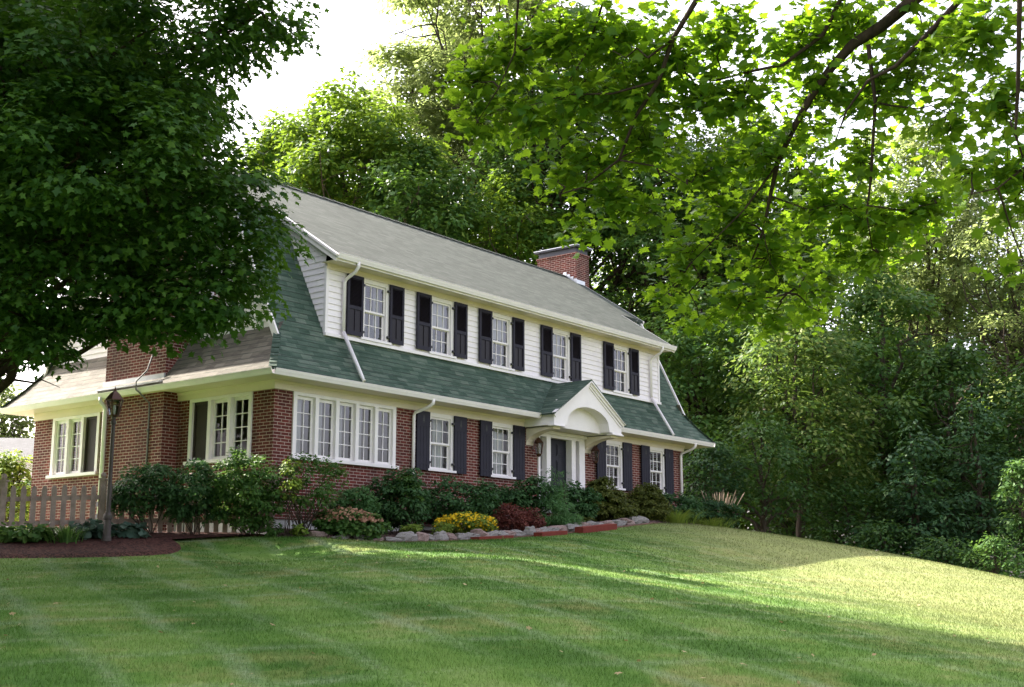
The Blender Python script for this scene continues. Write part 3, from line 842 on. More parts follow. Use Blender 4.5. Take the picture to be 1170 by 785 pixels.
for k in range(48):
    s = rL + (rR - rL) * k / 48
    for sg in (-1, 1):
        m.face([(s, RT, RIDGE + .030), (s + .36, RT, RIDGE + .016), (s + .36, RT + sg * .14, RIDGE - .075), (s, RT + sg * .14, RIDGE - .062)])
hb(m, 'ridge_cap', ROOF_U)
# rake boards, fascia and dormer eave trim
m = MB()
def rake(s, t0, z0, t1, z1, wd=.05, hh=.16, off=-.10):
    m.beam((s, t0, z0 + off), (s, t1, z1 + off), wd, hh)
rake(eL - .027, -.30, zr(-.30), tb + .25, zr(tb + .25)); rake(eRr + .027, -.30, zr(-.30), tb + .1, zr(tb + .1))
m.beam((eL - .05, -.33, zr(-.33) - .03), (eL - .05, tb + .25, zr(tb + .25) - .03), .10, .05)
for s in (rL - .027, rR + .027):
    rake(s, tb, zr(tb), RT, RIDGE); rake(s, D - tb, zr(tb), RT, RIDGE)
for s in (.10 - .027, L_ROOF - .10 + .027):
    for T in ((lambda t: t), (lambda t: D - t)):
        m.beam((s, T(.10), 5.05 - .05), (s - (.08 if s < 1 else -.08), T(1.66), 8.16 - .05), .05, .15)
m.box(eL, eRr, -.245, -.265, 6.83, 6.96)
hb(m, 'rake_trim', WHITE)
gutter((eL - .04, -.27, 6.99), (eRr + .03, -.27, 6.99), (0, -1), 'upper_gutter')
m = MB()
m.face([(eL, -.26, 6.86), (eRr, -.26, 6.86), (eRr, .24, 6.86), (eL, .24, 6.86)])
m.box(DL - .02, DR + .02, .15, .2, 6.74, 6.858); hb(m, 'dormer_soffit', CREAM)

# --- dormer walls
opsU = [(c - .42, c + .42, 5.36, 6.70) for c in WU]
hb(siding(mpU, lambda z: (DL, DR), 5.30, 6.80, opsU), 'siding_wall', SIDE)
m = wall(mpU, DL, DR, 5.0, 6.8, opsU, .12); 
m2 = MB()
for f, mi in zip(m.F, m.M): m2.face([(m.V[i][0], m.V[i][1] + .003, m.V[i][2]) for i in f])
hb(m2, 'dormer_wall_core', SIDE)
for s, mp in ((DL, (lambda a, z, d: (DL - d, a, z))), (DR, (lambda a, z, d: (DR + d, a, z)))):
    hb(siding(mp, lambda z: (max(.2, (z + .07 - 6.99) / .6645 - .28), max(.2, (z + .07 - 6.99) / .6645 - .28, min(slope_t(z) + .02, 1.7))), 5.30, 8.15), 'dormer_cheek', SIDE)
m = MB(); m.box(DL - .03, DL + .05, .165, .24, 5.28, 6.80); m.box(DR - .05, DR + .03, .165, .24, 5.28, 6.80)
m.box(DL - .04, DR + .04, .13, .2, 5.235, 5.305); hb(m, 'corner_board', WHITE)

# --- gables
def gspan(z):
    t = slope_t(z) if z <= 8.2 else RT - (RIDGE - z) / (RIDGE - zr(-.28)) * (RT + .28)
    t = max(t, .1) + .03
    return (t, max(D - t, t))
gops = [(1.9, 2.7, 5.9, 7.2), (5.9, 6.7, 5.9, 7.2)]
hb(siding(mpG, gspan, 5.25, 10.0, gops), 'gable_wall', SIDE)
hb(siding((lambda a, z, d: (L_ROOF - .25 + d, a, z)), gspan, 5.25, 10.0), 'gable_wall', SIDE)

# --- windows
def muntins(m, mp, a0, a1, z0, z1, nc, nr, d0, d1, st=.04, rl=.045, mt=.018):
    m.mbox(mp, a0, a0 + st, z0, z1, d0, d1); m.mbox(mp, a1 - st, a1, z0, z1, d0, d1)
    m.mbox(mp, a0 + st, a1 - st, z0, z0 + rl, d0, d1); m.mbox(mp, a0 + st, a1 - st, z1 - rl, z1, d0, d1)
    dm0, dm1 = d0 + .006, d1 - .004
    for i in range(1, nc):
        a = a0 + st + (a1 - a0 - 2 * st) * i / nc; m.mbox(mp, a - mt / 2, a + mt / 2, z0 + rl, z1 - rl, dm0, dm1)
    for j in range(1, nr):
        z = z0 + rl + (z1 - z0 - 2 * rl) * j / nr
        for i in range(nc):
            b0 = a0 + st + (a1 - a0 - 2 * st) * i / nc + (mt / 2 if i else 0); b1 = a0 + st + (a1 - a0 - 2 * st) * (i + 1) / nc - (mt / 2 if i < nc - 1 else 0)
            m.mbox(mp, b0, b1, z - mt / 2, z + mt / 2, dm0, dm1)
def curtain(mp, a0, a1, z0, z1, parent, mat=CURT, d=-.22):
    m = MB(); n = max(6, int((a1 - a0) / .03))
    for i in range(n):
        x0 = a0 + (a1 - a0) * i / n; x1 = a0 + (a1 - a0) * (i + 1) / n
        e0 = d + .018 * sin(i * 1.35); e1 = d + .018 * sin((i + 1) * 1.35)
        m.mquad(mp, [(x0, z0, e0), (x1, z0, e1), (x1, z1, e1), (x0, z1, e0)])
    return hb(m, 'curtain', mat, parent, smooth=True)
def dh_window(mp, c, hw, z0, z1, curt=(), blind=0, glass=None):
    m = MB(); tr = .095
    m.mbox(mp, c - hw, c - hw + tr, z0 + .05, z1, -.10, .032); m.mbox(mp, c + hw - tr, c + hw, z0 + .05, z1, -.10, .032)
    m.mbox(mp, c - hw + tr, c + hw - tr, z1 - tr, z1, -.10, .030)
    wn = hb(m, 'window', WHITE)
    m = MB(); m.mbox(mp, c - hw - .05, c + hw + .05, z0, z0 + .05, -.12, .095); hb(m, 'sill', WHITE, wn)
    a0, a1, y0, y1 = c - hw + tr, c + hw - tr, z0 + .05, z1 - tr; ym = (y0 + y1) / 2
    m = MB(); muntins(m, mp, a0, a1, ym - .02, y1, 3, 2, -.045, -.012); hb(m, 'upper_sash', WHITE, wn)
    m = MB(); muntins(m, mp, a0, a1, y0, ym + .02, 3, 2, -.085, -.052, rl=.055); hb(m, 'lower_sash', WHITE, wn)
    m = MB(); m.mquad(mp, [(a0, ym, -.03), (a1, ym, -.03), (a1, y1, -.03), (a0, y1, -.03)]); m.mquad(mp, [(a0, y0, -.07), (a1, y0, -.07), (a1, ym, -.07), (a0, ym, -.07)])
    hb(m, 'pane', glass or GLASS, wn)
    for f0, f1 in curt: curtain(mp, a0 + (a1 - a0) * f0 - .03, a0 + (a1 - a0) * f1 + .03, y0 - .1, y1 + .05, wn)
    if blind:
        m = MB(); m.mbox(mp, a0 - .02, a1 + .02, y1 - blind, y1 + .05, -.150, -.146); hb(m, 'roller_blind', CURT, wn)
    return wn
def hinges(m, mp, a, zs, sgn):
    for z in zs: m.mbox(mp, a, a + sgn * .06, z - .025, z + .025, .03, .085)
TREE_CUT = [(0, .17), (.022, .10), (.012, .10), (.034, .05), (.016, .05), (.042, .0), (.010, .0), (.010, -.04), (-.010, -.04), (-.010, .0), (-.042, .0), (-.016, .05), (-.034, .05), (-.012, .10), (-.022, .10)]
def shutter_up(mp, a0, a1, z0, z1, hinge):
    m = MB(); d0, d1 = .055, .095; st = .065; zm = z0 + (z1 - z0) * .46
    m.mbox(mp, a0, a0 + st, z0, z1, d0, d1); m.mbox(mp, a1 - st, a1, z0, z1, d0, d1)
    m.mbox(mp, a0 + st, a1 - st, z0, z0 + .10, d0, d1); m.mbox(mp, a0 + st, a1 - st, z1 - .075, z1, d0, d1); m.mbox(mp, a0 + st, a1 - st, zm - .04, zm + .04, d0, d1)
    o = hb(m, 'shutter', SHUT)
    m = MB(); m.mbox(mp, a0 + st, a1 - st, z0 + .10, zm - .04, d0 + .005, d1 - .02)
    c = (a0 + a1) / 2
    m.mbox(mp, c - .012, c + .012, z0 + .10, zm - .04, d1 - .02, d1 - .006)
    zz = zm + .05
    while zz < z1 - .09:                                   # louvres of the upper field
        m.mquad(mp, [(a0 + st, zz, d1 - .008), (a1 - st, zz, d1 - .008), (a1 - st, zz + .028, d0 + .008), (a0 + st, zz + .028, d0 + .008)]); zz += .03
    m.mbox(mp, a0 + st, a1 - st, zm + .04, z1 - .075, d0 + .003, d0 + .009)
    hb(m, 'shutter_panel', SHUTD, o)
    for zh in (z0 + .12, z1 - .17):
        m = MB(); hinges(m, mp, hinge[0], (zh,), hinge[1]); hb(m, 'hinge', IRON, o)
def shutter_low(mp, a0, a1, z0, z1, hinge):
    m = MB(); d0, d1 = .055, .085; n = 4; wp = (a1 - a0) / n
    for i in range(n): m.mbox(mp, a0 + i * wp + .004, a0 + (i + 1) * wp - .004, z0, z1, d0, d1)
    m.mbox(mp, a0 + .002, a1 - .002, z0 + .01, z1 - .01, d0 - .004, d1 - .008)
    for zb in (z1 - .36, z0 + .14): m.mbox(mp, a0 + .001, a1 - .001, zb, zb + .028, d1 - .006, d1 + .006)
    m.mbox(mp, a0 + .001, a1 - .001, z1 - .33, z1 - .002, d1 - .006, d1 + .003)
    o = hb(m, 'shutter', SHUT)
    c = (a0 + a1) / 2; zc = z1 - .24
    m = MB(); m.mquad(mp, [(c + x, zc + y, d1 + .0055) for x, y in TREE_CUT]); hb(m, 'tree_cutout_shade', IRON, o)  # dark sheet standing for the shade seen through the cut-out
    for zh in (z0 + .2, z1 - .2):
        m = MB(); hinges(m, mp, hinge[0], (zh,), hinge[1]); hb(m, 'hinge', IRON, o)
cF = [((.5, 1.0),), ((.5, 1.0),), (), ()]
for (c, h), cu in zip(WF, cF):
    dh_window(mpF, c, h, 2.50, 3.872, cu, glass=GLASS3)
    shutter_low(mpF, c - .90, c - .45, 2.50, 3.868, (c - .45, 1)); shutter_low(mpF, c + .43, c + .885, 2.50, 3.868, (c + .43, -1))
for i, c in enumerate(WU):
    dh_window(mpU, c, .44, 5.31, 6.735, [((0, .35), (.8, 1)), ((0, .25),), ((0, .2),), ((0, .95),), ()][i], blind=[0, .62, .55, .1, 0][i])
    shutter_up(mpU, c - .94, c - .44, 5.36, 6.73, (c - .44, 1)); shutter_up(mpU, c + .43, c + .90, 5.36, 6.73, (c + .43, -1))
for c in (2.3, 6.3): dh_window(mpG, c, .42, 5.86, 7.22)

def band(mp, a0, a1, z0, z1, kinds, trim=.10, post=.10, glass=None):
    """row of casements: kinds 's' sash 2x4, 'x' dark screened sash"""
    m = MB(); n = len(kinds)
    m.mbox(mp, a0, a0 + trim, z0 + .06, z1, -.12, .035); m.mbox(mp, a1 - trim, a1, z0 + .06, z1, -.12, .035)
    m.mbox(mp, a0 + trim, a1 - trim, z1 - .07, z1, -.12, .033)
    wdt = (a1 - a0 - 2 * trim - (n - 1) * post) / n
    for i in range(1, n):
        b = a0 + trim + i * wdt + (i - 1) * post; m.mbox(mp, b, b + post, z0 + .06, z1 - .07, -.12, .055)
    wn = hb(m, 'window', WHITE)
    m = MB(); m.mbox(mp, a0 - .05, a1 + .05, z0 - .01, z0 + .06, -.14, .10); hb(m, 'sill', WHITE, wn)
    p = MB()
    for i, k in enumerate(kinds):
        b = a0 + trim + i * (wdt + post)
        m = MB()
        if k == 's':
            muntins(m, mp, b, b + wdt, z0 + .06, z1 - .07, 2, 4, -.07, -.03, st=.055, rl=.07)
            hb(m, 'casement_sash', WHITE, wn)
        else:
            muntins(m, mp, b, b + wdt, z0 + .06, z1 - .07, 1, 1, -.07, -.02, st=.05, rl=.06)
            m.mbox(mp, b + .05, b + wdt - .05, z0 + .12, z1 - .13, -.05, -.046)
            hb(m, 'screen_sash', SCREEN, wn)
        if k == 's': p.mquad(mp, [(b, z0 + .06, -.05), (b + wdt, z0 + .06, -.05), (b + wdt, z1 - .07, -.05), (b, z1 - .07, -.05)])
    hb(p, 'pane', glass or GLASS, wn)
    return wn, wdt
bw, wdt = band(mpF, BAND[0], BAND[1], BAND[2], BAND[3], 'sssss')
for i in range(5):
    b = BAND[0] + .1 + i * (wdt + .1); curtain(mpF, b + .0, b + wdt * (.66 if i < 4 else .45), 2.45, 3.85, bw)
bl, wl = band(mpL, .66, 2.71, 2.45, 3.868, 'ssx', glass=GLASS2)
curtain(mpL, .7, 1.0, 2.45, 3.85, bl, CURTW)  # added drape, in place of lit things seen through the window
bl2, wl = band(mpL, 6.04, 7.98, 2.42, 3.868, 'xss', glass=GLASS2)
curtain(mpL, 6.8, 7.3, 2.45, 3.85, bl2, CURTW); curtain(mpL, 7.5, 7.7, 2.45, 3.85, bl2)

# --- front door and its surround
m = MB(); z0, z1 = 1.72, 3.80
for a0, a1, d in ((8.98, 9.06, .04), (9.27, 9.45, .09), (10.40, 10.58, .09), (10.80, 11.06, .06)): m.mbox(mpF, a0, a1, z0, z1 - .1, -.14, d)
m.mbox(mpF, 8.98, 11.06, z1 - .1, z1 + .075, -.14, .05); m.mbox(mpF, 8.90, 11.12, z1 - .02, z1 + .055, .05, .11)
dr = hb(m, 'door_surround', WHITE)
m = MB(); m.mbox(mpF, 9.45, 10.40, z0, z1 - .1, -.14, -.10)
for i in range(2):
    for y0, y1 in ((z0 + .12, z0 + .72), (z0 + .86, z0 + 1.42), (z0 + 1.54, z0 + 1.86)):
        a = 9.55 + i * .40; m.mbox(mpF, a, a + .33, y0, y1, -.10, -.088); m.mbox(mpF, a + .04, a + .29, y0 + .04, y1 - .04, -.088, -.078)
door = hb(m, 'front_door', DOORM)
m = MB(); m.lathe(0, 0, [(.0, 0), (.03, .01), (.034, .03), (.02, .05), (.012, .07)], 10)
o = m.build('handle', BRONZE, door); o.location = (9.53, .08, 2.70 + DZ); o.rotation_euler = (pi / 2, 0, 0)
m = MB(); 
for a0, a1 in ((9.06, 9.27), (10.58, 10.80)): m.mquad(mpF, [(a0, z0 + .3, -.08), (a1, z0 + .3, -.08), (a1, z1 - .1, -.08), (a0, z1 - .1, -.08)])
hb(m, 'sidelight', GLASS)
m = MB(); 
for a0, a1 in ((9.06, 9.27), (10.58, 10.80)):
    m.mbox(mpF, a0, a1, z0, z0 + .3, -.10, -.05)
    for q in (.7, 1.1, 1.5): m.mbox(mpF, a0, a1, z0 + q, z0 + q + .02, -.078, -.06)
hb(m, 'sidelight_frame', WHITE)
m = MB(); m.box(8.9, 11.1, -.9, 0.02, 1.2, 1.60); m.box(8.8, 11.2, -1.25, -.02, 1.2, 1.46); hb(m, 'door_step', BRICK2)

# --- portico
PC, PHW, PT, PZ0, PZA = 9.93, 1.55, -.98, 3.90, 5.06
m = MB()
ss = sorted(set([PC - PHW, PC + PHW, PC, PC - .98, PC + .98] + list(np.linspace(PC - .98, PC + .98, 33))))
def ztop(s): return 4.14 + (PZA - 4.14) * (1 - abs(s - PC) / PHW)
def zlow(s):
    x = (s - PC) / .98
    return 3.96 + .50 * sqrt(max(0, 1 - x * x)) if abs(x) < 1 else PZ0
def strip_front(t):
    for i in range(len(ss) - 1):
        a, b = ss[i], ss[i + 1]; mid = (a + b) / 2
        la, lb = (zlow(a), zlow(b)) if abs(mid - PC) < .98 else (PZ0, PZ0)
        m.face([(a, t, la if abs(mid - PC) < .98 else PZ0), (b, t, lb if abs(mid - PC) < .98 else PZ0), (b, t, ztop(b)), (a, t, ztop(a))])
for t in (PT, PT + .08): strip_front(t)
for i in range(len(ss) - 1):
    a, b = ss[i], ss[i + 1]; mid = (a + b) / 2
    if abs(mid - PC) < .98: m.face([(a, PT, zlow(a)), (b, PT, zlow(b)), (b, -.645, zlow(b)), (a, -.645, zlow(a))])
for sg in (-1, 1):
    s1 = PC + sg * .98; s2 = PC + sg * PHW
    m.face([(s1, PT, PZ0), (s1, PT, 3.96), (s1, -.03, 3.96), (s1, -.03, PZ0)])
    m.face([(s2, PT, PZ0), (s2, PT, 4.14), (s2, -.03, 4.14), (s2, -.03, PZ0)])
    m.face([(s1, PT, PZ0), (s2, PT, PZ0), (s2, -.03, PZ0), (s1, -.03, PZ0)])
# tympanum and entablature behind the arch
m.box(PC - 1.0, PC + 1.0, -.66, -.64, PZ0 - .02, 4.6); m.box(PC - 1.0, PC + 1.0, -.64, -.03, PZ0 - .02, PZ0 + .01)
# mouldings along the gable slopes
for sg in (-1, 1):
    a = (PC + sg * (PHW + .05), 4.16); 
    m.beam((PC + sg * (PHW + .06), PT - .03, 4.12), (PC, PT - .03, PZA + .035), .06, .085)
    m.beam((PC + sg * (PHW + .08), PT - .055, 4.15), (PC, PT - .055, PZA + .085), .11, .04)
    m.beam((PC + sg * (PHW - .03), PT - .012, 4.075), (PC, PT - .012, PZA - .04), .03, .05)
    m.box(PC + sg * (PHW - .46), PC + sg * (PHW + .02), PT - .02, -.04, PZ0 - .035, PZ0 + .0)
    m.box(PC + sg * (PHW - .50), PC + sg * (PHW + .05), PT - .05, PT + .15, PZ0 - .06, PZ0 - .036)
pg = hb(m, 'portico_gable', WHITE)
m = MB()
for sg in (-1, 1):
    m = MB(); c = PC + sg * (PHW - .24)
    pl = [(-.02, 3.42)] + [(-.02 - .86 * (1 - cos(k / 8 * pi / 2)) ** 1.0, 3.42 + .36 * sin(k / 8 * pi / 2)) for k in range(1, 9)] + [(-.90, PZ0 - .062), (-.02, PZ0 - .062)]
    m.prism(pl, 0, c - .15, c + .15)
    hb(m, 'portico_bracket', CREAM)
m = MB(); e = PHW + .12
for sg in (-1, 1):
    a = [(PC + sg * e, PT - .11, 4.145), (PC, PT - .11, 5.20), (PC, .22, 5.20), (PC + sg * e, -.60, 4.145)]
    m.face(a); m.face([(x, y, z - .035) for x, y, z in reversed(a)]); m.face([a[0], a[1], (a[1][0], a[1][1], a[1][2] - .035), (a[0][0], a[0][1], a[0][2] - .035)])
hb(m, 'portico_roof', ROOF_G)

# --- wall lanterns
def lantern(s, z):
    m = MB(); m.box(s - .05, s + .05, -.02, .0, z + .12, z + .40)
    m.tube([(s, -.02, z + .3), (s, -.10, z + .42), (s, -.18, z + .44), (s, -.2, z + .40)], .012, 6)
    m.lathe(s, -.2, [(.02, z + .42), (.05, z + .39), (.13, z + .30), (.14, z + .285), (.13, z + .275)], 6)
    m.lathe(s, -.2, [(.07, z - .01), (.085, z), (.06, z - .05), (.015, z - .08)][::-1], 6)
    for k in range(6):
        a = 2 * pi * (k + .5) / 6; m.beam((s + .075 * cos(a), -.2 + .075 * sin(a), z), (s + .12 * cos(a), -.2 + .12 * sin(a), z + .275), .012, .012)
    o = hb(m, 'wall_lantern', BRONZE)
    m = MB(); m.lathe(s, -.2, [(.07, z), (.115, z + .275)], 6); hb(m, 'lantern_glass', LGLASS, o)
lantern(8.78, 3.20); lantern(11.36, 3.20)

# --- chimneys
def flash(m, pts):
    for p in pts: m.box(*p)
m = MB(); m.box(-.40, .5, 3.14, 5.35, .3, 7.2); m.prism([(3.14, 7.2), (5.35, 7.2), (4.95, 7.8), (3.6, 7.8)], 0, -.40, .5); m.box(-.40, .5, 3.6, 4.95, 7.8, 11.3)
ch = hb(m, 'chimney', BRICK)
m = MB(); m.box(-.48, .58, 3.52, 5.03, 11.3, 11.42); hb(m, 'chimney_cap', LEAD, ch)
m = MB(); m.box(-.445, -.402, 3.12, 5.37, 4.30, 4.45); m.box(-.60, -.40, 3.05, 5.42, 4.235, 4.27); hb(m, 'flashing', FLASH, ch)
m = MB(); m.box(16.43, 17.18, 3.92, 5.55, .6, 10.78); m.box(16.40, 17.21, 3.89, 5.58, 10.78, 10.85)
ch2 = hb(m, 'chimney', BRICK)
m = MB(); m.box(16.46, 17.15, 3.96, 5.51, 10.85, 11.03); m.box(16.36, 17.25, 3.84, 5.63, 11.03, 11.08); hb(m, 'chimney_cap', LEAD, ch2)
m = MB(); m.box(16.34, 17.27, 3.82, 5.65, 11.082, 11.105); hb(m, 'cap_edge', FLASH, ch2)
m = MB()
for k in range(4):
    t = 3.9 + k * .14; m.box(16.412, 16.43, t, t + .13, zr(t) - .05, zr(t) + .16)
m.box(16.41, 16.90, 3.895, 3.918, zr(3.9) - .05, zr(3.9) + .13)
hb(m, 'flashing', FLASH, ch2)

# --- downspouts
def spout(pts, r=.040): m = MB(); m.tube(pts, r, 8); return hb(m, 'downspout', WHITE, smooth=True)
spout([(2.02, -.31, 6.90), (2.02, -.31, 6.80), (2.02, -.22, 6.70), (2.02, .06, 6.58), (2.02, .12, 6.50), (2.02, .12, 5.36)])
spout([(2.02, .11, 5.37), (1.92, -.60, 4.27), (1.92, -.66, 4.20)], .045)
spout([(14.85, -.31, 6.90), (14.85, -.31, 6.80), (14.85, -.22, 6.70), (14.85, .06, 6.58), (14.85, .12, 6.50), (14.85, .12, 5.36)])
spout([(14.85, .11, 5.37), (14.80, -.60, 4.27), (14.80, -.66, 4.20)], .045)
spout([(4.25, -.58, 4.08), (4.25, -.57, 3.98), (4.22, -.45, 3.90), (4.16, -.10, 3.80), (4.15, -.07, 3.72), (4.15, -.07, 1.0)])
spout([(16.2, -.58, 4.08), (16.2, -.57, 3.98), (16.2, -.45, 3.90), (16.18, -.10, 3.80), (16.18, -.07, 3.72), (16.18, -.07, 1.5)])
spout([(-.60, 5.2, 4.08), (-.60, 5.2, 3.98), (-.50, 5.2, 3.90), (-.46, 5.2, 3.8), (-.46, 5.2, 1.0)], .05)
m = MB()
for z in (1.35, 1.62): m.box(-.515, -.405, 5.14, 5.26, z, z + .10)
hb(m, 'downspout_band', IRON)
m = MB(); m.tube([(-.415, 3.62, .9), (-.415, 3.62, 3.6), (-.44, 3.60, 3.83), (-.58, 3.66, 3.98), (-.66, 3.80, 4.12), (-.68, 3.78, 4.3), (-.52, 3.62, 4.55), (-.45, 3.55, 4.9)], .018, 6)
m.lathe(-.43, 3.62, [(.03, 3.2), (.03, 3.26)], 8)
hb(m, 'service_cable', CABLE, smooth=True)

# ================================================================== YARD THINGS
# lamp post
lp = at(122.5, 603, 22.6); lp[2] = gz(lp[0], lp[1])
post = empty('lamp_post', lp)
tag(post, 'tall dark garden lamp post with copper hood beside the fence and mulch bed', 'lamp post')
hL = (at(128.5, 447, 1)[2] / at(128.5, 447, 1)[1]) * lp[1] - lp[2]
lx = 0.0
m = MB(); m.lathe(0, 0, [(.085, -.1), (.085, .10), (.07, .13), (.065, .42), (.078, .44), (.078, .50), (.045, .55), (.038, 1.2), (.034, hL - .62), (.05, hL - .60), (.05, hL - .56), (.03, hL - .54), (.045, hL - .45)], 12)
m.build('pole', POSTM, post, smooth=False)
m = MB(); zt = hL
m.lathe(0, 0, [(.04, zt - .48), (.09, zt - .46), (.095, zt - .44)], 6)
m.lathe(0, 0, [(.165, zt - .18), (.17, zt - .165), (.14, zt - .12), (.09, zt - .05), (.045, zt - .01), (.02, zt + .01), (.026, zt + .03), (.012, zt + .05), (.004, zt + .09)], 6)
for k in range(6):
    a = 2 * pi * (k + .5) / 6; m.beam((.088 * cos(a), .088 * sin(a), zt - .45), (.150 * cos(a), .150 * sin(a), zt - .18), .016, .016)
    a2 = 2 * pi * (k + 1.5) / 6
    m.beam((.132 * cos(a), .132 * sin(a), zt - .27), (.132 * cos(a2), .132 * sin(a2), zt - .27), .012, .012)
head = m.build('lamp_head', BRONZE, post)
m = MB(); m.lathe(0, 0, [(.082, zt - .45), (.145, zt - .18)], 6); m.build('lamp_glass', LGLASS, head)
m = MB(); m.lathe(0, 0, [(.02, zt - .44), (.022, zt - .38), (.03, zt - .32), (.02, zt - .26)], 8); m.build('bulb', CURT, head)

# picket fence along the left side
fence = empty('picket_fence', (0, 0, 0))
tag(fence, 'weathered brown wooden picket fence running left from the house corner behind the shrubs', 'fence')
FP = [gp(-70, 618), gp(0, 616.5), gp(115, 612.5), gp(215, 611), gp(326, 611.5)]
FP[-1] = w(-.12, -.15)
segs = []
pk = MB(); rl = MB()
tot = []
for a, b in zip(FP[:-1], FP[1:]):
    a = np.array(a); b = np.array(b); n = max(1, int(np.linalg.norm((b - a)[:2]) / .175))
    for i in range(n): tot.append((a + (b - a) * i / n, nrm((b - a)[:2])))
    segs.append((a, b))
rng = np.random.default_rng(5)
for i, (p, d) in enumerate(tot):
    x, y = p[0], p[1]; g = gz(x, y); h = .98 + rng.normal() * .012
    pxx = x / y * FPX / cos(PITCH) * 1.0
    dx, dy = d; nx_, ny_ = -dy, dx; wd = .048; lean = rng.normal() * .006
    def Q(a, c, z): return (x + dx * (a + lean * (z - g)) + nx_ * c, y + dy * (a + lean * (z - g)) + ny_ * c, z)
    for c in (-.01, .01):
        pts = [Q(-wd, c, g + .05), Q(wd, c, g + .05), Q(wd, c, g + h - .06), (Q(wd * .45, c, g + h)), Q(-wd * .45, c, g + h), Q(-wd, c, g + h - .06)]
        pk.face(pts if c > 0 else pts[::-1])
    o = [Q(-wd, -.01, g + .05), Q(wd, -.01, g + .05), Q(wd, -.01, g + h - .06), Q(wd * .45, -.01, g + h), Q(-wd * .45, -.01, g + h), Q(-wd, -.01, g + h - .06)]
    o2 = [Q(-wd, .01, g + .05), Q(wd, .01, g + .05), Q(wd, .01, g + h - .06), Q(wd * .45, .01, g + h), Q(-wd * .45, .01, g + h), Q(-wd, .01, g + h - .06)]
    for k in range(6): pk.face([o[k], o[(k + 1) % 6], o2[(k + 1) % 6], o2[k]])
pk.build('pickets', FENCE, fence)
for zz in (.28, .74):
    rl = MB()
    for a, b in segs:
        n = 4
        for i in range(n):
            p = a + (b - a) * i / n; q = a + (b - a) * (i + 1) / n
            d = nrm((b - a)[:2]); off = np.array([-d[1], d[0]]) * .035
            rl.beam((p[0] + off[0], p[1] + off[1], gz(p[0], p[1]) + zz), (q[0] + off[0], q[1] + off[1], gz(q[0], q[1]) + zz), .035, .085)
    rl.build('rail', FENCE, fence)
k = 0
for a, b in segs:
    L_ = np.linalg.norm((b - a)[:2]); n = max(1, round(L_ / 2.2))
    for i in range(n + (1 if b is segs[-1][1] else 0)):
        p = a + (b - a) * i / n; g = gz(p[0], p[1]); d = nrm((b - a)[:2])
        m = MB(); x, y = p[0] - d[1] * .10, p[1] + d[0] * .10
        m.box(x - .055, x + .055, y - .055, y + .055, g - .3, g + 1.08); m.box(x - .075, x + .075, y - .075, y + .075, g + 1.08, g + 1.11)
        m.lathe(x, y, [(.03, g + 1.11), (.055, g + 1.15), (.05, g + 1.20), (.01, g + 1.23)], 8)
        m.build('fence_post', FENCE, fence)

# stone border ------------------------------------------------------
def stone_mesh(seed, mat):
    bm_ = MB(); rg = random.Random(seed); n, r = 12, 9
    prof = []
    for j in range(r + 1):
        ph = -pi / 2 + pi * j / r
        prof.append((cos(ph), sin(ph)))
    V = []
    for j, (c, s_) in enumerate(prof):
        for k_ in range(n):
            a = 2 * pi * k_ / n
            v = Vector((c * cos(a), c * sin(a), s_)); f = 1 + .34 * noise.noise(v * 1.3 + Vector((seed * 7.1, 0, 0))) + .22 * noise.noise(v * 3.1 + Vector((0, seed * 3.3, 0)))
            v = Vector([math.copysign(abs(q) ** .7, q) for q in v]) * f
            V.append(v)
    for j in range(r):
        for k_ in range(n):
            k2 = (k_ + 1) % n
            bm_.face([V[j*n+k_], V[j*n+k2], V[(j+1)*n+k2], V[(j+1)*n+k_]])
    me = bpy.data.meshes.new('stone'); me.from_pydata(bm_.V, [], bm_.F); me.update()
    me.materials.append(mat)
    return me
SM = [stone_mesh(i, STONE if i % 3 else STONEP) for i in range(9)]
rg = random.Random(11)
s = .1; i = 0
while s < 11.4:
    t = float(np.interp(s, [0, .5, 1.5, 4, 7, 9, 10.6, 11.6], [-1.2, -1.65, -2.0, -2.1, -2.05, -1.95, -1.85, -1.7])) + rg.uniform(-.06, .06)
    wd = rg.uniform(.15, .25); hh = rg.uniform(.08, .13) * (1.0 if s > 1.5 else .6)
    p = w(s, t); g = gz(p[0], p[1])
    o = bpy.data.objects.new('border_stone', SM[i % 9]); COL.objects.link(o)
    o.location = (p[0], p[1], g + hh * .62); o.scale = (wd, rg.uniform(.12, .17), hh); o.rotation_euler = (rg.uniform(-.15, .15), rg.uniform(-.2, .2), ANG + rg.uniform(-.3, .3))
    tag(o, 'rough pale limestone lump in the row that edges the front planting bed', 'stone', 'border stones along the front planting bed')
    s += wd * 1.72; i += 1
# flat brick mowing strip in front of the stones
def strip(name, s0, s1, off0, off1, dz, mat, n=60):
    V = []; F = []
    for i in range(n + 1):
        s = s0 + (s1 - s0) * i / n
        tf = float(np.interp(s, [0, .5, 1.5, 4, 7, 9, 10.6, 11.6], [-1.2, -1.65, -2.0, -2.1, -2.05, -1.95, -1.85, -1.7]))
        for o, e in ((off0, -.05), (off0, dz), (off1, dz), (off1, -.05)):
            p = w(s, tf + o); V.append((p[0], p[1], gz(p[0], p[1]) + e))
    for i in range(n):
        for k in range(3): a = i * 4 + k; F.append((a, a + 4, a + 5, a + 1))
    F.append((0, 1, 2, 3)); F.append((n * 4, n * 4 + 3, n * 4 + 2, n * 4 + 1))
    mb = MB(); 
    for f in F: mb.face([V[q] for q in f])
    return mb.build(name, mat)
tag(strip('brick_edging', .6, 11.7, -.20, -.34, .022, EDGEM), 'thin line of pinkish bricks between the lawn and the border stones', 'edging')
for a, b, px0, px1 in ((0, 0, 511, 545), (0, 0, 586, 612), (0, 0, 635, 676)):
    s0 = None
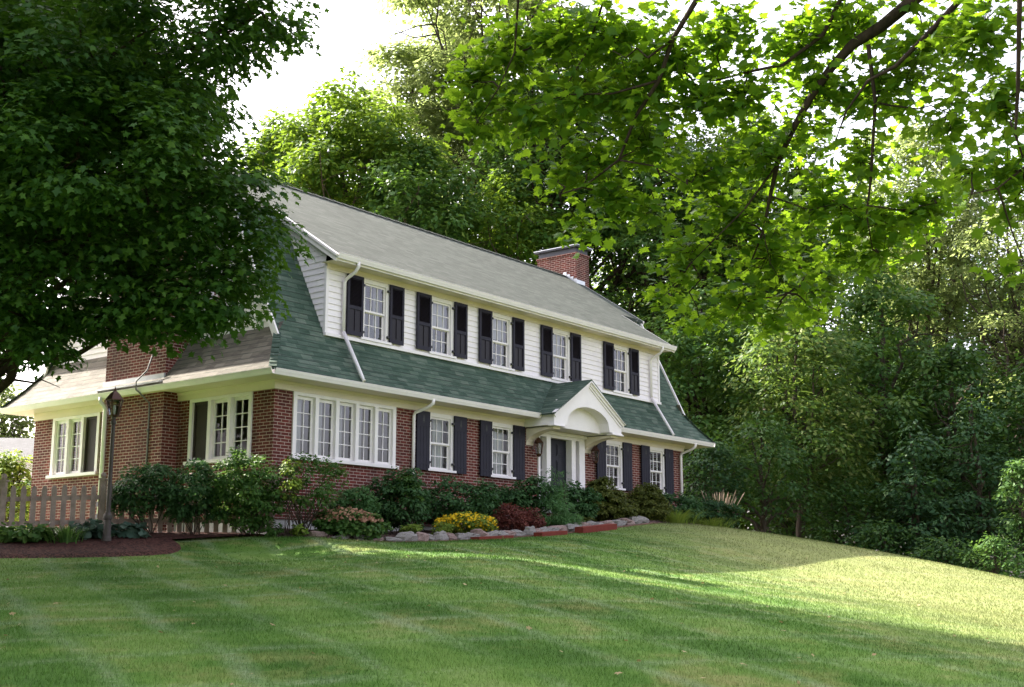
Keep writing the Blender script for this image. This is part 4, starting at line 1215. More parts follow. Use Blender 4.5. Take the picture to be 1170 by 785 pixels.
lab = ['leftmost of the three red edging blocks, in front of the yellow flowers', 'middle of the three red edging blocks, in front of the red barberry', 'rightmost and largest of the three red edging blocks below the stones']
for (s0, s1, hh), lb in zip(((3.35, 4.5, .07), (5.55, 6.55, .09), (7.2, 8.75, .14)), lab):
    tag(strip('edging_block', s0, s1, -.38, -.62, hh, REDSTEP, 6), lb, 'edging block', 'red edging blocks at the lawn edge')

# ================================================================== PLANTS
def ell(px, py, rx, ry, d, rz=None, base=None):
    """ellipsoid lobe from its place in the view, real size at distance d"""
    c = at(px, py, d); k = d / FPX
    return np.array([c[0], c[1], c[2], rx * k, (rz if rz is not None else rx * k * .9), ry * k])
def fp(px, t):
    R = ray(px, 600.0)[:2]; k = ((P0[:2] @ Vv[:2]) + t) / (R @ Vv[:2]); x, y = R * k
    return np.array([x, y, gz(x, y)])
def plant(name, label, cat, base_px, lobes_px, mat, size, per, cr, dens=6, tmpl=T_OVAL, seed=1, stems=6, stem_r=.012, fill=.3, extra=None, group=None, flat=.7, up=.6, depth=None, bark=BARK, row=None):
    if row is not None:
        b = fp(base_px[0], row); b[2] += .04
    elif depth is None:
        b = gp(*base_px)
    else:
        b = at(base_px[0], base_px[1], depth); b[2] = gz(b[0], b[1])
    d = float(b @ np.array([0, cos(PITCH), sin(PITCH)]))
    root = empty(name, b); tag(root, label, cat, group)
    lobes = []
    for l in lobes_px:
        e = ell(l[0], l[1], l[2], l[3], d + (l[4] if len(l) > 4 else 0)); e[:3] -= b; lobes.append(e)
    o, C = foliage('foliage', lobes, mat, root, seed, dens * 2.6, cr * .9, int(per * 1.25), size * 1.05, tmpl, fill, flat, .3, up)
    rng = np.random.default_rng(seed + 50)
    if stems:
        m = MB()
        for c in C[rng.choice(len(C), min(stems, len(C)), replace=False)]:
            a = np.array([rng.normal() * .05, rng.normal() * .05, -.08]); m.tube(branch_path(a, c, rng, 4, .02, .05), [stem_r, stem_r * .9, stem_r * .7, stem_r * .5, stem_r * .3], 5)
        m.build('stems', bark, root, smooth=True)
    if extra:
        nm, mt, n, sz, top = extra
        idx = rng.choice(len(C), n); P = []
        for l in lobes: pass
        Lb = np.array(lobes); pick = rng.choice(len(Lb), n); dd = nrm(rng.normal(size=(n, 3)) + np.array([0, -.7, .9])); P = Lb[pick, :3] + dd * Lb[pick, 3:6] * 1.08
        P[:, 2] = np.maximum(P[:, 2], top)
        N = rng.normal(size=(n, 3)) * .5 + np.array([0, -.5, .8]); me = leaf_mesh(nm, P, N, rng.normal(size=(n, 3)), sz * rng.uniform(.7, 1.3, n), T_BROAD)
        tag(link_mesh(nm, me, mt, root), kind='stuff')
    return root
G_ROW = 'clipped shrubs along the fence'
plant('shrub', 'leftmost of the small leafy trees before the fence, just right of the lamp post', 'shrub', (172, 612), [(165, 560, 33, 28), (150, 575, 20, 18), (185, 552, 22, 20)], L_SHRUBD, .085, 34, .17, 9, seed=3, stems=9, group=G_ROW)
plant('shrub', 'dark leafy shrub on a bare stem before the fence, under the chimney side window', 'shrub', (221, 613), [(218, 560, 32, 30), (235, 573, 24, 20), (205, 578, 18, 16)], L_SHRUBD, .085, 34, .17, 9, seed=4, stems=9, group=G_ROW)
plant('shrub', 'bright green rounded shrub on several stems at the brick corner', 'shrub', (287, 613), [(280, 550, 38, 32), (262, 570, 26, 22), (300, 568, 24, 24), (285, 590, 22, 14)], L_SHRUB, .085, 36, .17, 9, seed=5, stems=14, group=G_ROW)
plant('shrub', 'open twiggy yellow green shrub under the wide front window', 'shrub', (345, 608), [(345, 540, 20, 22), (372, 548, 22, 20), (352, 565, 28, 18), (330, 548, 12, 22)], L_SHRUB, .08, 20, .16, 7, seed=6, stems=26, stem_r=.011, row=-0.9)
plant('shrub', 'lime green young shrub shoots beside the twiggy shrub', 'shrub', (330, 600), [(331, 545, 9, 24), (338, 560, 9, 16)], L_LIME, .08, 14, .12, 9, seed=61, stems=8, stem_r=.008, row=-1.1)
plant('sedum_clump', 'rounded sedum clump with dusty pink flower heads at the bed corner', 'flowers', (397, 616), [(392, 600, 32, 18), (415, 602, 20, 15)], L_SHRUB, .07, 30, .11, 16, seed=7, stems=0, extra=('flower_heads', L_SEDUM, 420, .07, .36), tmpl=T_BROAD, row=-1.45)
plant('shrub', 'pale green conical hydrangea heads behind the sedum clump', 'shrub', (405, 608), [(398, 573, 13, 14), (412, 570, 12, 14), (422, 580, 12, 12), (385, 582, 10, 10)], L_FEATH, .07, 30, .10, 18, seed=8, stems=5, row=-0.9)
plant('shrub', 'tall dark rounded shrub beside the downspout', 'shrub', (455, 606), [(455, 572, 34, 28), (463, 550, 18, 14), (440, 585, 22, 18), (472, 585, 16, 14)], L_SHRUBD, .09, 34, .17, 9, seed=9, stems=7, row=-0.8)
plant('shrub', 'light green leafy shoots growing over the dark rounded shrub', 'shrub', (463, 606), [(462, 553, 13, 11), (470, 566, 12, 12)], L_SHRUB, .08, 22, .12, 12, seed=91, stems=6, row=-1.1)
plant('shrub', 'wide dark shrub under the two left shuttered windows', 'shrub', (520, 604), [(515, 572, 34, 24), (545, 568, 22, 18), (496, 582, 18, 14)], L_SHRUBD, .09, 34, .18, 9, seed=10, stems=6, row=-0.8)
plant('shrub', 'dark shrub between the windows and the front door', 'shrub', (595, 600), [(580, 572, 26, 16), (608, 564, 22, 18), (560, 578, 18, 12)], L_SHRUBD, .09, 34, .18, 9, seed=11, stems=5, row=-0.8)
plant('shrub', 'dark shrub directly before the front door posts', 'shrub', (655, 598), [(650, 572, 20, 19), (668, 575, 14, 16), (640, 565, 14, 14)], L_SHRUBD, .10, 34, .18, 9, seed=12, stems=5, row=-1.2)
plant('shrub', 'tall thin feathery shrub with upright shoots at the door', 'shrub', (640, 598), [(636, 555, 12, 22), (628, 575, 14, 14)], L_FEATH, .09, 16, .15, 9, T_THIN, seed=13, stems=10, row=-1.4)
plant('ground_shrub', 'low yellow green mound left of the yellow flowers', 'shrub', (470, 613), [(470, 606, 13, 6)], L_LIME, .055, 22, .08, 30, seed=14, stems=0, row=-1.7)
plant('ground_shrub', 'small yellow green mound under the dark rounded shrub', 'shrub', (438, 608), [(438, 602, 9, 7)], L_SHRUB, .055, 22, .08, 30, seed=141, stems=0, row=-1.6)
plant('yellow_flowers', 'bright yellow coreopsis drift behind the border stones', 'flowers', (532, 610), [(535, 598, 28, 11), (515, 600, 18, 9), (552, 600, 14, 9)], L_LIME, .06, 24, .10, 24, seed=15, stems=0, extra=('blooms', L_YEL, 620, .060, .10), row=-1.5)
plant('ground_shrub', 'lime green leafy clump at the left foot of the yellow flowers', 'shrub', (503, 612), [(503, 604, 12, 7)], L_LIME, .055, 22, .08, 30, seed=16, stems=0, row=-1.7)
plant('barberry', 'reddish brown barberry left of the feathery green bush', 'shrub', (582, 607), [(580, 592, 18, 14), (595, 596, 12, 10)], L_RED, .06, 24, .12, 22, seed=17, stems=5, row=-1.5)
plant('barberry', 'smaller pinkish red barberry touching the feathery green bush', 'shrub', (606, 604), [(606, 590, 12, 12), (611, 596, 9, 8)], L_RED, .06, 24, .12, 22, seed=18, stems=5, row=-1.5)
plant('feathery_bush', 'bright green feathery bush behind the stone border', 'shrub', (632, 602), [(632, 583, 21, 17), (622, 590, 16, 12), (645, 592, 14, 10)], L_FEATH, .11, 30, .15, 16, T_THIN, seed=19, stems=4, up=.2, row=-1.5)
plant('ground_shrub', 'pale low plant right of the feathery bush', 'shrub', (664, 602), [(662, 594, 13, 7)], L_OLIVE, .06, 22, .10, 26, seed=20, stems=0, row=-1.5)
plant('yew', 'olive green rounded yew mound under the third shuttered window', 'shrub', (691, 600), [(690, 577, 27, 18), (687, 561, 17, 13), (710, 583, 15, 12), (672, 585, 13, 11)], L_OLIVE, .075, 60, .13, 18, T_OVAL, seed=21, stems=5, up=.5, row=-1.15)
plant('yew', 'dark olive egg shaped yew under the last shuttered window', 'shrub', (738, 598), [(737, 575, 19, 20), (750, 582, 13, 13)], L_OLIVE, .075, 60, .13, 18, T_OVAL, seed=22, stems=5, up=.5, row=-1.0)
plant('shrub', 'loose green shrub right of the egg shaped yew', 'shrub', (772, 598), [(766, 577, 18, 15), (785, 580, 14, 14), (755, 586, 12, 10)], L_SHRUBD, .11, 30, .2, 7, seed=23, stems=7, row=-0.7)
plant('shrub', 'blue green shrub by the right corner downspout', 'shrub', (800, 600), [(802, 582, 22, 13), (825, 586, 18, 12)], L_BLUE, .11, 30, .2, 7, seed=24, stems=7, row=-0.4)
plant('hosta', 'bluish hosta clump at the right end of the fence bed', 'plant', (150, 617), [(146, 607, 15, 8), (160, 610, 6, 5)], L_HOSTA, .15, 7, .14, 16, T_BROAD, seed=25, stems=0)
plant('hosta', 'bluish hosta clump around the lamp post foot', 'plant', (105, 618), [(100, 607, 18, 9), (122, 608, 9, 7)], L_HOSTA, .15, 7, .14, 16, T_BROAD, seed=26, stems=0)
plant('hosta', 'dark leafy perennial at the far left of the mulch bed', 'plant', (25, 622), [(30, 610, 24, 8), (5, 612, 14, 7)], L_SHRUB, .12, 10, .14, 14, T_BROAD, seed=27, stems=0)
plant('sprout', 'small lime sprout in the bed under the twiggy shrub', 'plant', (342, 613), [(342, 606, 6, 6)], L_LIME, .08, 10, .06, 30, T_BROAD, seed=28, stems=3, row=-1.2)
plant('sprout', 'small leafy sprout at the corner foundation', 'plant', (317, 612), [(314, 604, 10, 6)], L_SHRUB, .07, 12, .06, 26, seed=29, stems=3, row=-0.9)

def blades_plant(name, label, cat, base, n, h, spread, mat, seed, wd=.022, plume=None, arch=.6):
    rng = np.random.default_rng(seed); root = empty(name, base); tag(root, label, cat)
    V = []; F = []
    for i in range(n):
        a = rng.uniform(0, 2 * pi); r0 = abs(rng.normal()) * spread * .25; hh = h * rng.uniform(.6, 1.1); out = spread * rng.uniform(.4, 1.1) * arch
        b = np.array([cos(a) * r0, sin(a) * r0, -.03]); dr = np.array([cos(a), sin(a), 0]); sd_ = np.array([-sin(a), cos(a), 0]); ww = wd * rng.uniform(.6, 1.3)
        k0 = len(V)
        for q in range(5):
            f = q / 4; c = b + dr * out * f ** 1.7 + np.array([0, 0, hh * (f - .30 * f ** 3)]); e = ww * (1 - f) ** .7 * .5 + .001
            V += [c - sd_ * e, c + sd_ * e]
        for q in range(4): F.append((k0 + 2*q, k0 + 2*q + 1, k0 + 2*q + 3, k0 + 2*q + 2))
    me = bpy.data.meshes.new('leaves'); me.from_pydata([tuple(v) for v in V], [], F); me.update()
    link_mesh('leaves', me, mat, root)
    if plume:
        m = MB()
        for i in range(plume):
            a = rng.uniform(0, 2 * pi); o = spread * rng.uniform(.2, .9); p = np.array([cos(a) * o * .1, sin(a) * o * .1, 0]); q = np.array([cos(a) * o + .15, sin(a) * o * .5, h * rng.uniform(1.1, 1.6)])
            m.tube([p, (p + q) / 2 + np.array([0, 0, .05]), q * .93 + p * .07, q], [.006, .005, .016, .003], 5)
        m.build('plumes', L_STRAW, root)
    return root
b = fp(772, -1.35)
blades_plant('daylily', 'arching yellow green daylily leaves at the crest of the lawn', 'plant', b, 320, .60, 1.1, L_LIME, 31)
b = fp(812, -1.1)
blades_plant('daylily', 'second lower drift of yellow green leaves under the straw plumes', 'plant', b, 320, .50, 1.1, L_LIME, 32)
b = fp(822, -.7)
blades_plant('ornamental_grass', 'ornamental grass with leaning straw plumes right of the house', 'grass', b, 120, .9, .8, L_FEATH, 33, .015, plume=34)
b = gp(75, 622)
blades_plant('daylily', 'green strappy daylily clump behind the hostas left of the lamp post', 'plant', b, 260, .50, .55, L_SHRUB, 34)
b = gp(50, 620)
blades_plant('daylily', 'narrow leaved daylily clump near the left end of the fence', 'plant', b, 180, .42, .5, L_SHRUB, 35)

# ================================================================== TREES
def dirleaf(name, lobes_w, mat, parent, seed, **k): return foliage(name, lobes_w, mat, parent, seed, **k)
# --- big dark maple on the left
def left_maple():
    base = at(-175, 640, 19.5); base[2] = gz(base[0], base[1])
    root = empty('maple_tree', base); tag(root, 'big dark maple whose drooping crown fills the upper left over the house corner', 'tree')
    LP = [(40, 60, 150, 100, 16.5), (160, 40, 125, 75, 17), (300, 14, 52, 24, 17), (250, 38, 60, 34, 17), (90, 180, 150, 80, 16), (200, 128, 52, 46, 16.6),
          (40, 280, 130, 86, 16.6), (170, 232, 108, 62, 16.3), (258, 212, 50, 40, 16.6), (272, 262, 46, 40, 16.6), (272, 308, 40, 42, 16.8), (218, 330, 66, 44, 16.6), (115, 328, 96, 52, 16.8),
          (186, 374, 40, 16, 17), (28, 362, 44, 32, 16.5), (52, 396, 15, 20, 16.4), (118, 366, 36, 16, 17), (-60, 165, 150, 190, 17), (95, 225, 160, 105, 18.6), (60, 120, 190, 120, 19)]
    lobes = []
    for l in LP:
        e = ell(*l[:4], l[4]); e[4] = max(.7, min(1.6, e[3] * .8)); e[:3] -= base; lobes.append(e)
    rng = np.random.default_rng(21)
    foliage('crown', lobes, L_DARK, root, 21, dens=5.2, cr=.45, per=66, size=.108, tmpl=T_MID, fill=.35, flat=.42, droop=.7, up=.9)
    # rest of the tree, mostly unseen; lobes placed to cast the lawn shade
    up = []
    for q, r_, z_, R_ in ((12.4, 26.0, 6.4, 2.5), (12.3, 25, 8.8, 2.8), (12.2, 24.5, 11.3, 2.7), (11.6, 24.5, 13.8, 2.5), (11.5, 24, 16.0, 2.4), (12.6, 22.6, 9.6, 2.2),
                          (9.2, 24.5, 6.0, 2.7), (9.0, 23, 9, 3.0), (8.8, 23, 12.5, 3.0), (8.8, 23, 15.4, 2.6), (6.0, 22, 5.5, 2.7), (6.0, 22, 9, 3.0), (6.0, 22, 12.5, 3.0), (6.0, 22, 15.2, 2.6),
                          (3.2, 20.5, 6.5, 2.6), (3.2, 21, 10, 2.8), (3.2, 21, 13.6, 2.7), (.6, 20, 8.5, 2.4), (.6, 20, 12.5, 2.5)):
        up.append((.624 * q - .782 * r_, .782 * q + .624 * r_, z_, R_, R_, R_))
    ul = [np.array([a - base[0], b_ - base[1], c - base[2], r1, r2, r3]) for a, b_, c, r1, r2, r3 in up]
    foliage('crown', ul, L_DARK, root, 22, dens=2.4, cr=.85, per=105, size=.26, tmpl=T_OVAL, fill=.45, flat=.5, droop=.5, up=.8)
    m = MB(); H = 17.0
    tp = [np.array([0.1 * sin(i), 0.1 * cos(i * 1.4), -.4 + H * i / 9]) for i in range(10)]
    m.tube(tp, [.42, .36, .33, .30, .27, .23, .18, .13, .08, .03], 12); m.build('trunk', BARKD, root, smooth=True)
    m = MB()
    for l in lobes + ul:
        c = l[:3]; f = np.clip((c[2] - 1.0) / H * .75, .12, .85); i = f * 9; k_ = int(i); a = tp[k_] + (tp[k_ + 1] - tp[k_]) * (i - k_)
        pth = branch_path(a, c, rng, 7, .05, .03); m.tube(pth, [.11 * (1 - .85 * q / 7) for q in range(8)], 6)
        for q in range(3, 8):
            for _ in range(2):
                e = pth[q] + rng.normal(size=3) * l[3:6] * .55; m.tube(branch_path(pth[q], e, rng, 3, 0, .08), [.022, .016, .010, .004], 4)
    m.build('limbs', BARKD, root, smooth=True)
left_maple()

# --- overhanging maple boughs at the top right
def over_maple():
    base = np.array([9.5, 6.0, gz(9.5, 6.0)])
    root = empty('maple_tree', base); tag(root, 'near maple whose sunlit boughs hang down across the top right of the view', 'tree')
    P = lambda px, py, d: at(px, py, d) - base
    fork = at(1330, -230, 9.0) - base
    paths = [
        ([(1230, -150, 9.4), (1120, -60, 9.6), (1043, 0, 9.7), (1007, 30, 9.8), (974, 51, 9.9), (951, 76, 10), (926, 112, 10.1), (906, 148, 10.2), (888, 188, 10.3), (880, 224, 10.4), (872, 265, 10.5), (858, 300, 10.6)], .062, .006),
        ([(1180, -110, 9.0), (1097, 0, 9.1), (1058, 41, 9.2), (1023, 76, 9.3), (992, 92, 9.4), (967, 127, 9.5), (955, 160, 9.6)], .028, .004),
        ([(992, 51, 9.8), (1000, 117, 9.8), (995, 204, 9.9), (990, 245, 9.9), (997, 285, 10)], .018, .004),
        ([(900, -140, 9.6), (830, -60, 9.9), (796, 0, 10), (768, 46, 10.1), (753, 92, 10.2), (727, 132, 10.3), (707, 183, 10.4), (666, 214, 10.6), (640, 222, 10.7)], .030, .005),
        ([(990, -60, 9.8), (940, 40, 9.9), (895, 74, 10), (855, 82, 10.1), (819, 92, 10.3), (790, 90, 10.4)], .022, .004),
        ([(1190, -90, 8.2), (1165, 0, 8.3), (1163, 102, 8.4), (1160, 153, 8.5), (1172, 190, 8.5)], .022, .005),
        ([(768, 46, 10.1), (740, 66, 10.1), (728, 55, 10.2), (715, 66, 10.2), (700, 58, 10.3)], .012, .004),
        ([(753, 92, 10.2), (700, 107, 10.3), (650, 108, 10.5), (600, 122, 10.7)], .012, .003),
        ([(707, 183, 10.4), (750, 190, 10.3), (785, 210, 10.2)], .009, .003),
        ([(888, 188, 10.3), (850, 240, 10.3), (820, 270, 10.4), (790, 300, 10.5)], .010, .003),
        ([(880, 224, 10.4), (925, 240, 10.3), (960, 232, 10.3)], .009, .003),
        ([(990, 235, 9.9), (1030, 240, 9.9), (1070, 232, 9.8)], .009, .003),
        ([(1172, 190, 8.5), (1140, 215, 8.5), (1110, 222, 8.6)], .009, .003),
        ([(600, -90, 10.3), (592, 0, 10.6), (588, 60, 10.7), (570, 100, 10.8), (545, 140, 10.9)], .014, .003),
        ([(700, -100, 10.4), (690, 0, 10.5), (670, 60, 10.5), (640, 110, 10.6)], .016, .003),
        ([(872, 265, 10.5), (880, 300, 10.5), (900, 335, 10.6)], .006, .002),
    ]
    m = MB()
    trunk = [np.array([0, 0, -.5]), np.array([.1, 0, 2]), np.array([-.1, .1, 4.2]), np.array([-.4, .5, 6.2]), np.array([-.6, .8, 8.5]), np.array([-.9, 1.2, 11.5]), np.array([-1, 1, 14])]
    m.tube(trunk, [.36, .30, .27, .22, .17, .11, .05], 12)
    m.build('trunk', BARKD, root, smooth=True)
    m = MB(); B = []
    hub = trunk[3]
    for i, (pp, r0, r1) in enumerate(paths):
        q = [P(*a) for a in pp]
        if pp[0][1] < -40:      # continue to the trunk off frame
            q0 = q[0]; q = branch_path(hub + np.array([0, 0, .3 * (i % 4)]), q0, np.random.default_rng(i), 5, .08, .02)[:-1] + q
            rr = [max(.075, r0 * 1.3) * (1 - k / 5) + r0 * k / 5 for k in range(5)]
        else: rr = []
        n = len(q) - len(rr); rr += [r0 + (r1 - r0) * k / max(1, n - 1) for k in range(n)]
        m.tube(q, rr, 7); B.append([P(*a) for a in pp])
    rng = np.random.default_rng(77)
    # leafy sprays: centres in the view with radius, distance and leaf count
    SP = [(545, 90, 40, 45, 10.9, 420), (585, 60, 50, 60, 10.8, 560), (640, 40, 60, 50, 10.6, 640), (610, 130, 55, 45, 10.7, 480), (548, 135, 36, 30, 10.9, 300), (660, 110, 60, 50, 10.5, 560),
          (700, 40, 60, 50, 10.3, 620), (720, 110, 55, 50, 10.3, 480), (680, 180, 50, 42, 10.6, 460), (640, 200, 30, 26, 10.8, 230), (740, 170, 45, 40, 10.3, 360), (770, 60, 60, 60, 10.1, 560), (700, 225, 45, 26, 10.6, 300), (665, 260, 26, 22, 10.9, 150),
          (830, 40, 42, 45, 10, 400), (800, 120, 45, 50, 10.1, 400), (800, 200, 40, 40, 10.3, 300), (850, 110, 45, 40, 10, 330), (920, 50, 50, 50, 9.9, 460), (980, 30, 60, 40, 9.8, 470), (940, 110, 48, 42, 10, 380), (1010, 100, 55, 50, 9.7, 440),
          (1060, 50, 50, 60, 9.4, 460), (1120, 40, 50, 60, 8.6, 460), (1150, 120, 38, 60, 8.5, 340), (1085, 130, 32, 45, 9.2, 240), (1150, 200, 40, 34, 8.5, 240), (1110, 195, 28, 26, 8.7, 150), (1162, 245, 22, 24, 8.6, 100), (1170, 300, 20, 18, 8.6, 40),
          (870, 180, 50, 45, 10.2, 380), (840, 250, 55, 50, 10.4, 460), (790, 290, 50, 38, 10.5, 340), (880, 290, 55, 40, 10.5, 420), (770, 330, 34, 24, 10.6, 150), (850, 345, 50, 34, 10.6, 300), (800, 370, 34, 20, 10.7, 90), (880, 370, 38, 22, 10.7, 130), (920, 330, 30, 30, 10.6, 170), (935, 355, 20, 22, 10.7, 80),
          (940, 230, 50, 50, 10.2, 380), (985, 180, 50, 50, 9.9, 330), (1000, 250, 50, 34, 9.9, 330), (1050, 245, 48, 32, 9.9, 330), (1010, 290, 45, 30, 10, 240), (1070, 225, 28, 24, 9.8, 140), (960, 290, 36, 26, 10.2, 180), (910, 150, 40, 40, 10.1, 230), (745, 240, 30, 26, 10.5, 160),
          (600, -60, 110, 60, 10.4, 800), (760, -60, 120, 60, 10.0, 900), (900, -60, 110, 60, 9.8, 700), (1050, -70, 110, 60, 9.4, 900), (1180, -60, 90, 80, 8.8, 700), (1230, 100, 60, 110, 8.6, 600)]
    LP_, LN, LD, LS = [], [], [], []
    allb = np.concatenate([np.array(b) for b in B])
    for (px, py, rx, ry, d, n) in SP:
        d += .3
        c = P(px, py, d); k = d / FPX; R = np.array([rx * k * .92, .55, ry * k * .92])
        nt_ = max(3, int(n * (.76 if py > 0 else .4) / 11))
        tw = c + nrm(rng.normal(size=(nt_, 3))) * R * (rng.random((nt_, 1)) ** .4) * 1.05
        near = allb[np.argmin(((allb - c) ** 2).sum(-1))]
        bb = near + (c - near) * .5
        if rng.random() < 1.0: m.tube(branch_path(near, c, rng, 4, .03, .06), [.009, .008, .006, .005, .004], 5)
        for t_ in tw:
            q0 = c + (t_ - c) * .15; m.tube([q0, (q0 + t_) / 2 + rng.normal(size=3) * .03, t_], [.004, .003, .002], 3)
            L1 = 11; f = rng.random(L1) ** .6
            p = q0 + (t_ - q0) * f[:, None] + rng.normal(size=(L1, 3)) * np.array([.10, .10, .055])
            LP_.append(p); o_ = nrm(t_ - q0 + 1e-6)
            LN.append(np.array([0, 0, 1.0]) + rng.normal(size=(L1, 3)) * .48 + o_ * .25)
            LD.append(o_ * .7 + rng.normal(size=(L1, 3)) * .7 + np.array([0, 0, -.35])); LS.append(.044 + .074 * rng.random(L1) ** .9)
    m.build('boughs', BARKD, root, smooth=True)
    me = leaf_mesh('leaves', np.concatenate(LP_), np.concatenate(LN), np.concatenate(LD), np.concatenate(LS), T_MAPLE)
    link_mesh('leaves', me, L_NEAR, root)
    # upper crown outside the frame
    ul = [np.array([a, b_, c, r, r, r * .75]) for a, b_, c, r in ((-1.5, 1.5, 12.5, 3.2), (1.5, 0, 11, 3), (0, 2.5, 14.5, 2.6), (-3.6, 2.6, 11.0, 2.2), (2.5, 3, 9.5, 2.4))]
    foliage('crown', ul, L_NEAR, root, 44, dens=.7, cr=.8, per=45, size=.2, tmpl=T_OVAL, fill=.3)
over_maple()

# --- background trees
def bg(name, label, px, top, rx, d, mat, seed, shape='round', base_z=None, dens=.5, cr=.95, per=60, size=.26, bottom=None, tmpl=T_OVAL, trunk_r=.28, limbs=14, fill=.25, flat=.5, group=None, bark=None, H=None):
    """crown placed by its top and half width in the view at distance d"""
    c = at(px, top, d); k = d / FPX; R = rx * k
    x, y = c[0], c[1]; g = gz(x, y) if base_z is None else base_z
    y = c[1]
    h = c[2] - g
    cb = (at(px, bottom, d)[2] - g) if bottom is not None else h * .25
    rng = np.random.default_rng(seed); lobes = []
    hh = (h - cb)
    if shape == 'round':
        n = 24
        for i in range(n):
            f = (i + .5) / n; a = i * 2.4 + seed; zc = cb + hh * (.08 + .84 * f + rng.normal() * .02); rr = R * (sin(pi * min(.97, .17 + .77 * f)) ** .75)
            q = rr * rng.uniform(.42, .80) * (1 if i < n - 2 else .3)
            lobes.append(np.array([cos(a) * q, sin(a) * q, zc, rr * rng.uniform(.24, .44), rr * rng.uniform(.24, .44), min(rr * .45, hh * rng.uniform(.06, .12))]))
        lobes.append(np.array([0, 0, cb + hh * .5, R * .55, R * .55, hh * .40]))
    elif shape == 'spire':
        n = 10
        for i in range(n):
            f = (i + .5) / n; a = i * 2.4 + seed; rr = R * (1 - .85 * f); zc = cb + hh * f * .95
            lobes.append(np.array([cos(a) * rr * .3, sin(a) * rr * .3, zc, rr * .8, rr * .8, hh * .10]))
    elif shape == 'open':
        n = 46
        for i in range(n):
            f = (i + .5) / n; a = i * 2.4 + seed; zc = cb + hh * (.05 + .90 * f) + rng.normal() * .4; rr = R * (.55 + .45 * sin(pi * f))
            q = rr * rng.uniform(.15, .9)
            lobes.append(np.array([cos(a) * q, sin(a) * q, zc, rr * rng.uniform(.13, .27), rr * rng.uniform(.13, .27), hh * rng.uniform(.025, .06)]))
    root = make_tree(name, (x, y, g), h * .93, lobes, mat, seed, dens * 1.35, cr * .8, int(per * .62), size, tmpl, bark, trunk_r, limbs, fill, flat * 1.5, .3)
    tag(root, label, 'tree', group)
    return root
GB = 'trees behind and beside the house'
bg('broadleaf_tree', 'sunlit maple rising behind the left half of the roof ridge', 398, 88, 112, 58, L_MID, 101, dens=.75, per=95, size=.29, bottom=300, group=GB)
bg('broadleaf_tree', 'small bright tree crown between the dark left maple and the roof', 320, 132, 66, 60, L_MID, 102, dens=.7, per=95, size=.29, bottom=330, group=GB)
bg('broadleaf_tree', 'deeper green rounded tree just above the middle of the roof', 478, 170, 88, 54, L_MID2, 103, dens=.75, per=95, size=.27, bottom=330, group=GB)
bg('tall_tree', 'very tall pale airy tree with bare limbs behind the roof', 575, -70, 170, 68, L_PALE, 104, 'open', dens=.75, cr=1.15, per=100, size=.30, bottom=260, trunk_r=.42, limbs=30, group=GB)
bg('tall_tree', 'airy pale tree top left of the very tall tree behind the roof', 475, 60, 80, 66, L_PALE, 126, 'open', dens=.5, cr=1.0, per=80, size=.28, bottom=280, trunk_r=.3, limbs=24, group=GB)
bg('tall_tree', 'tall dark trunked tree right behind the brick chimney', 655, 20, 120, 62, L_MID2, 105, 'round', dens=.55, per=90, size=.30, bottom=330, trunk_r=.5, limbs=30, bark=BARKD, group=GB)
bg('broadleaf_tree', 'mid green tree behind the ridge left of the chimney', 575, 205, 80, 57, L_MID, 106, dens=.65, per=90, size=.28, bottom=340, group=GB)
bg('tall_tree', 'dark tree with heavy leaning limb right of the chimney', 745, 120, 120, 60, L_MID2, 107, dens=.55, per=100, bottom=420, trunk_r=.45, limbs=26, bark=BARKD, group=GB)
bg('broadleaf_tree', 'shaded tree behind the right end of the roof', 800, 320, 95, 50, L_MID2, 108, dens=.65, per=90, bottom=560, bark=BARKD, group=GB)
bg('broadleaf_tree', 'tall grey green tree above the middle of the wood', 860, 110, 115, 62, L_MID, 109, dens=.6, per=105, size=.29, bottom=420, group=GB)
bg('broadleaf_tree', 'maple with pale sunlit leaf tips in the middle of the wood', 905, 335, 88, 46, L_PALE2, 110, dens=.75, per=100, size=.22, bottom=590, group=GB, trunk_r=.2)
bg('broadleaf_tree', 'full blue green tree right of the sunlit maple', 1000, 285, 100, 50, L_MID2, 111, dens=.65, per=105, size=.24, bottom=600, group=GB)
bg('tall_tree', 'pale yellow green tall tree rising over the right of the wood', 1045, 118, 95, 68, L_PALE, 112, dens=.55, per=90, size=.28, bottom=420, group=GB)
bg('broadleaf_tree', 'pale sunlit tree at the right edge of the wood', 1150, 225, 76, 62, L_PALE, 113, 'open', dens=.8, per=80, size=.26, bottom=480, limbs=26, group=GB)
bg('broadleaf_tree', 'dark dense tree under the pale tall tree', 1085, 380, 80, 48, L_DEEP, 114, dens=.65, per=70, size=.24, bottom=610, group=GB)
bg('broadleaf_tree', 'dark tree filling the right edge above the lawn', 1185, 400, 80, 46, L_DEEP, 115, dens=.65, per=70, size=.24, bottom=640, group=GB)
bg('small_tree', 'low broad shaded tree right of the house corner', 868, 478, 72, 42, L_DEEP, 116, dens=1.1, cr=.7, per=60, size=.18, bottom=600, group=GB, trunk_r=.12)
bg('small_tree', 'small shrubby tree touching the right end of the eave', 812, 500, 42, 41, L_BLUE, 117, dens=1.2, cr=.5, per=50, size=.15, bottom=590, group=GB, trunk_r=.08)
bg('conifer', 'dark drooping hemlock at the woodland edge', 1040, 480, 80, 42, L_BLUE, 118, 'spire', dens=1.5, cr=.7, per=60, size=.20, tmpl=T_THIN if False else T_OVAL, bottom=650, group=GB, trunk_r=.14, flat=.35)
bg('conifer', 'tallest dark drooping hemlock near the right edge of the lawn', 1110, 440, 85, 43, L_BLUE, 119, 'spire', dens=1.4, cr=.7, per=60, size=.20, bottom=665, group=GB, trunk_r=.16, flat=.35)
